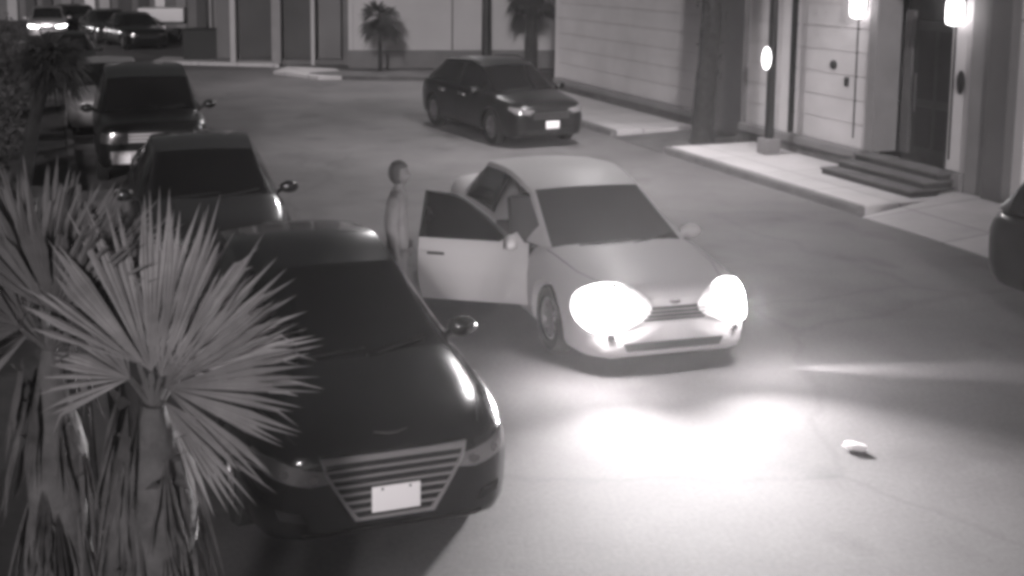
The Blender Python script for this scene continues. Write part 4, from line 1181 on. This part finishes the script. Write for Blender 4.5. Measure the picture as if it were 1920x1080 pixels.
# scrap of litter catching the headlights
bm = bmesh.new(); bmesh.ops.create_icosphere(bm, subdivisions=2, radius=1)
for v in bm.verts:
    k = 1 + .25 * math.sin(9 * v.co.x + 4 * v.co.y) ; v.co = Vector((v.co.x * .085 * k, v.co.y * .05 * k, v.co.z * .028 + .03))
o = link('paper_scrap', bm, M_PLATE, smooth=0, loc=(3.42, 8.40, .0)); o.rotation_euler = (0, 0, R(-25))
tag(o, 'small crumpled white scrap lying alone on the headlit road', 'litter')

# ------------------------------------------------------------------ lights
def lamp(name, kind, loc, energy, size=.1, target=None, angle=None, blend=.3, parent=None):
    l = bpy.data.lights.new(name, kind); l.energy = energy; l.color = (1, .965, .975)
    if kind in ('POINT', 'SPOT'): l.shadow_soft_size = size
    if kind == 'SPOT': l.spot_size = angle; l.spot_blend = blend
    o = bpy.data.objects.new(name, l); COL.objects.link(o); o.location = loc
    if target is not None: o.rotation_euler = (Vector(target) - Vector(loc)).to_track_quat('-Z', 'Y').to_euler()
    return o
def flat_spread(o, kind='Linear'):
    """a reflector lamp throws more of its light far ahead than close by"""
    l = o.data; l.use_nodes = True; n = l.node_tree.nodes; em = n['Emission']
    f = n.new('ShaderNodeLightFalloff'); f.inputs['Strength'].default_value = 1.0
    l.node_tree.links.new(f.outputs[kind], em.inputs['Strength']); return o
def carpt(c, x, y, z):
    bpy.context.view_layer.update()
    return c.root.matrix_world @ Vector((x + c.L / 2, y, z))
for sd in (-1, 1):
    o = carpt(white_car, .05, sd * .62, .68)
    t = carpt(white_car, 8.0, sd * .9 - 1.6, .1)
    flat_spread(lamp('headlight_beam', 'SPOT', o, 600, size=.05, target=t, angle=R(104), blend=1))
    lamp('added_halo_spot', 'SPOT', carpt(white_car, .03, sd * .68, .67), 380 if sd > 0 else 800, size=.06, target=carpt(white_car, 6, sd * .4 - 1.2, 3.2), angle=R(92), blend=1)  # extra spot aimed up towards the camera to draw a halo in the haze
for sd, en in ((-1, 95), (1, 45)):
    lamp('added_glare_lamp', 'POINT', carpt(white_car, .07, sd * .70, .68), en, size=.05)  # extra lamp ahead of the lens, added for glare on the bodywork
k_ = lamp('road_streak_spot', 'SPOT', carpt(white_car, -.02, .72, .70), 280, size=.03, target=(4.7, 10.12, 0), angle=R(74), blend=1)  # extra narrow spot added to draw the pale streak on the road
k_.scale = (.22, 1, 1)
for a in (16.45, 14.22):
    lamp('lantern_light', 'POINT', S(a, WF - .34, 3.0), 20, size=.15)
lamp('street_lamp_light', 'SPOT', S(18.12, 12.72 - 2.93, 7.1), 3900, size=.15, target=S(18.0, 6.6, 0), angle=R(142), blend=.95)
lamp('street_lamp_light', 'SPOT', (.2, 35.2, 7.6), 2700, size=.15, target=(-4.5, 30.5, 0), angle=R(140), blend=.9)  # added light for the far road, its lit head out of view
lamp('bulkhead_light', 'POINT', S(18.12, 12.72 - .26, 1.93), 8, size=.06)
lamp('far_car_light', 'POINT', (-16.7, 51.4, .9), 60, size=.2)

sun = bpy.data.lights.new('camera_infrared', 'SUN'); sun.energy = 2.0; sun.angle = R(3); sun.color = (1, .965, .975)  # parallel light from behind the camera, standing for its infrared lamp
so = bpy.data.objects.new('camera_infrared', sun); COL.objects.link(so)
sdir = Vector((.10, .95, -.27)); so.rotation_euler = sdir.to_track_quat('-Z', 'Y').to_euler()

w = bpy.data.worlds.new('World'); scene.world = w; w.use_nodes = True
nt = w.node_tree; bg = nt.nodes['Background']
sky = nt.nodes.new('ShaderNodeTexSky'); sky.sky_type = 'NISHITA'; sky.sun_disc = False
sky.sun_elevation = R(3); sky.sun_rotation = R(180)
rgb = nt.nodes.new('ShaderNodeHueSaturation'); rgb.inputs['Saturation'].default_value = .04
nt.links.new(sky.outputs['Color'], rgb.inputs['Color']); nt.links.new(rgb.outputs['Color'], bg.inputs['Color'])
bg.inputs['Strength'].default_value = .025

# thin haze volume, added so the headlamps get a halo
bm = bmesh.new(); box(bm, -120, 120, -40, 140, -1.2, 14)
hz = link('added_haze', bm, None, smooth=0); tag(hz, kind='stuff')
hm = bpy.data.materials.new('added_haze'); hm.use_nodes = True
n_ = hm.node_tree; n_.nodes.clear(); out = n_.nodes.new('ShaderNodeOutputMaterial'); pv = n_.nodes.new('ShaderNodeVolumePrincipled')
pv.inputs['Color'].default_value = (.95, .93, .94, 1); pv.inputs['Density'].default_value = .0007; pv.inputs['Anisotropy'].default_value = .7
n_.links.new(pv.outputs['Volume'], out.inputs['Volume']); hz.data.materials.append(hm)

# ------------------------------------------------------------------ camera
cam = bpy.data.cameras.new('camera'); co = bpy.data.objects.new('camera', cam); COL.objects.link(co)
cam.sensor_width = 36; cam.lens = 2124.6 / 1920 * 36; cam.shift_x = 184.2 / 1920; cam.shift_y = -351.4 / 1920
co.location = (0, 0, 3.802); co.rotation_euler = (math.pi / 2 - .12587, 0, 0)
cam.clip_start = .05; cam.clip_end = 1500
scene.camera = co
scene.view_settings.view_transform = 'Standard'; scene.view_settings.look = 'None'; scene.view_settings.exposure = 0; scene.view_settings.gamma = 1
scene.cycles.pixel_filter_type = 'BLACKMAN_HARRIS'; scene.cycles.filter_width = 4.0
scene.cycles.use_denoising = True; scene.cycles.max_bounces = 6; scene.cycles.volume_bounces = 0
scene.cycles.sample_clamp_indirect = 4
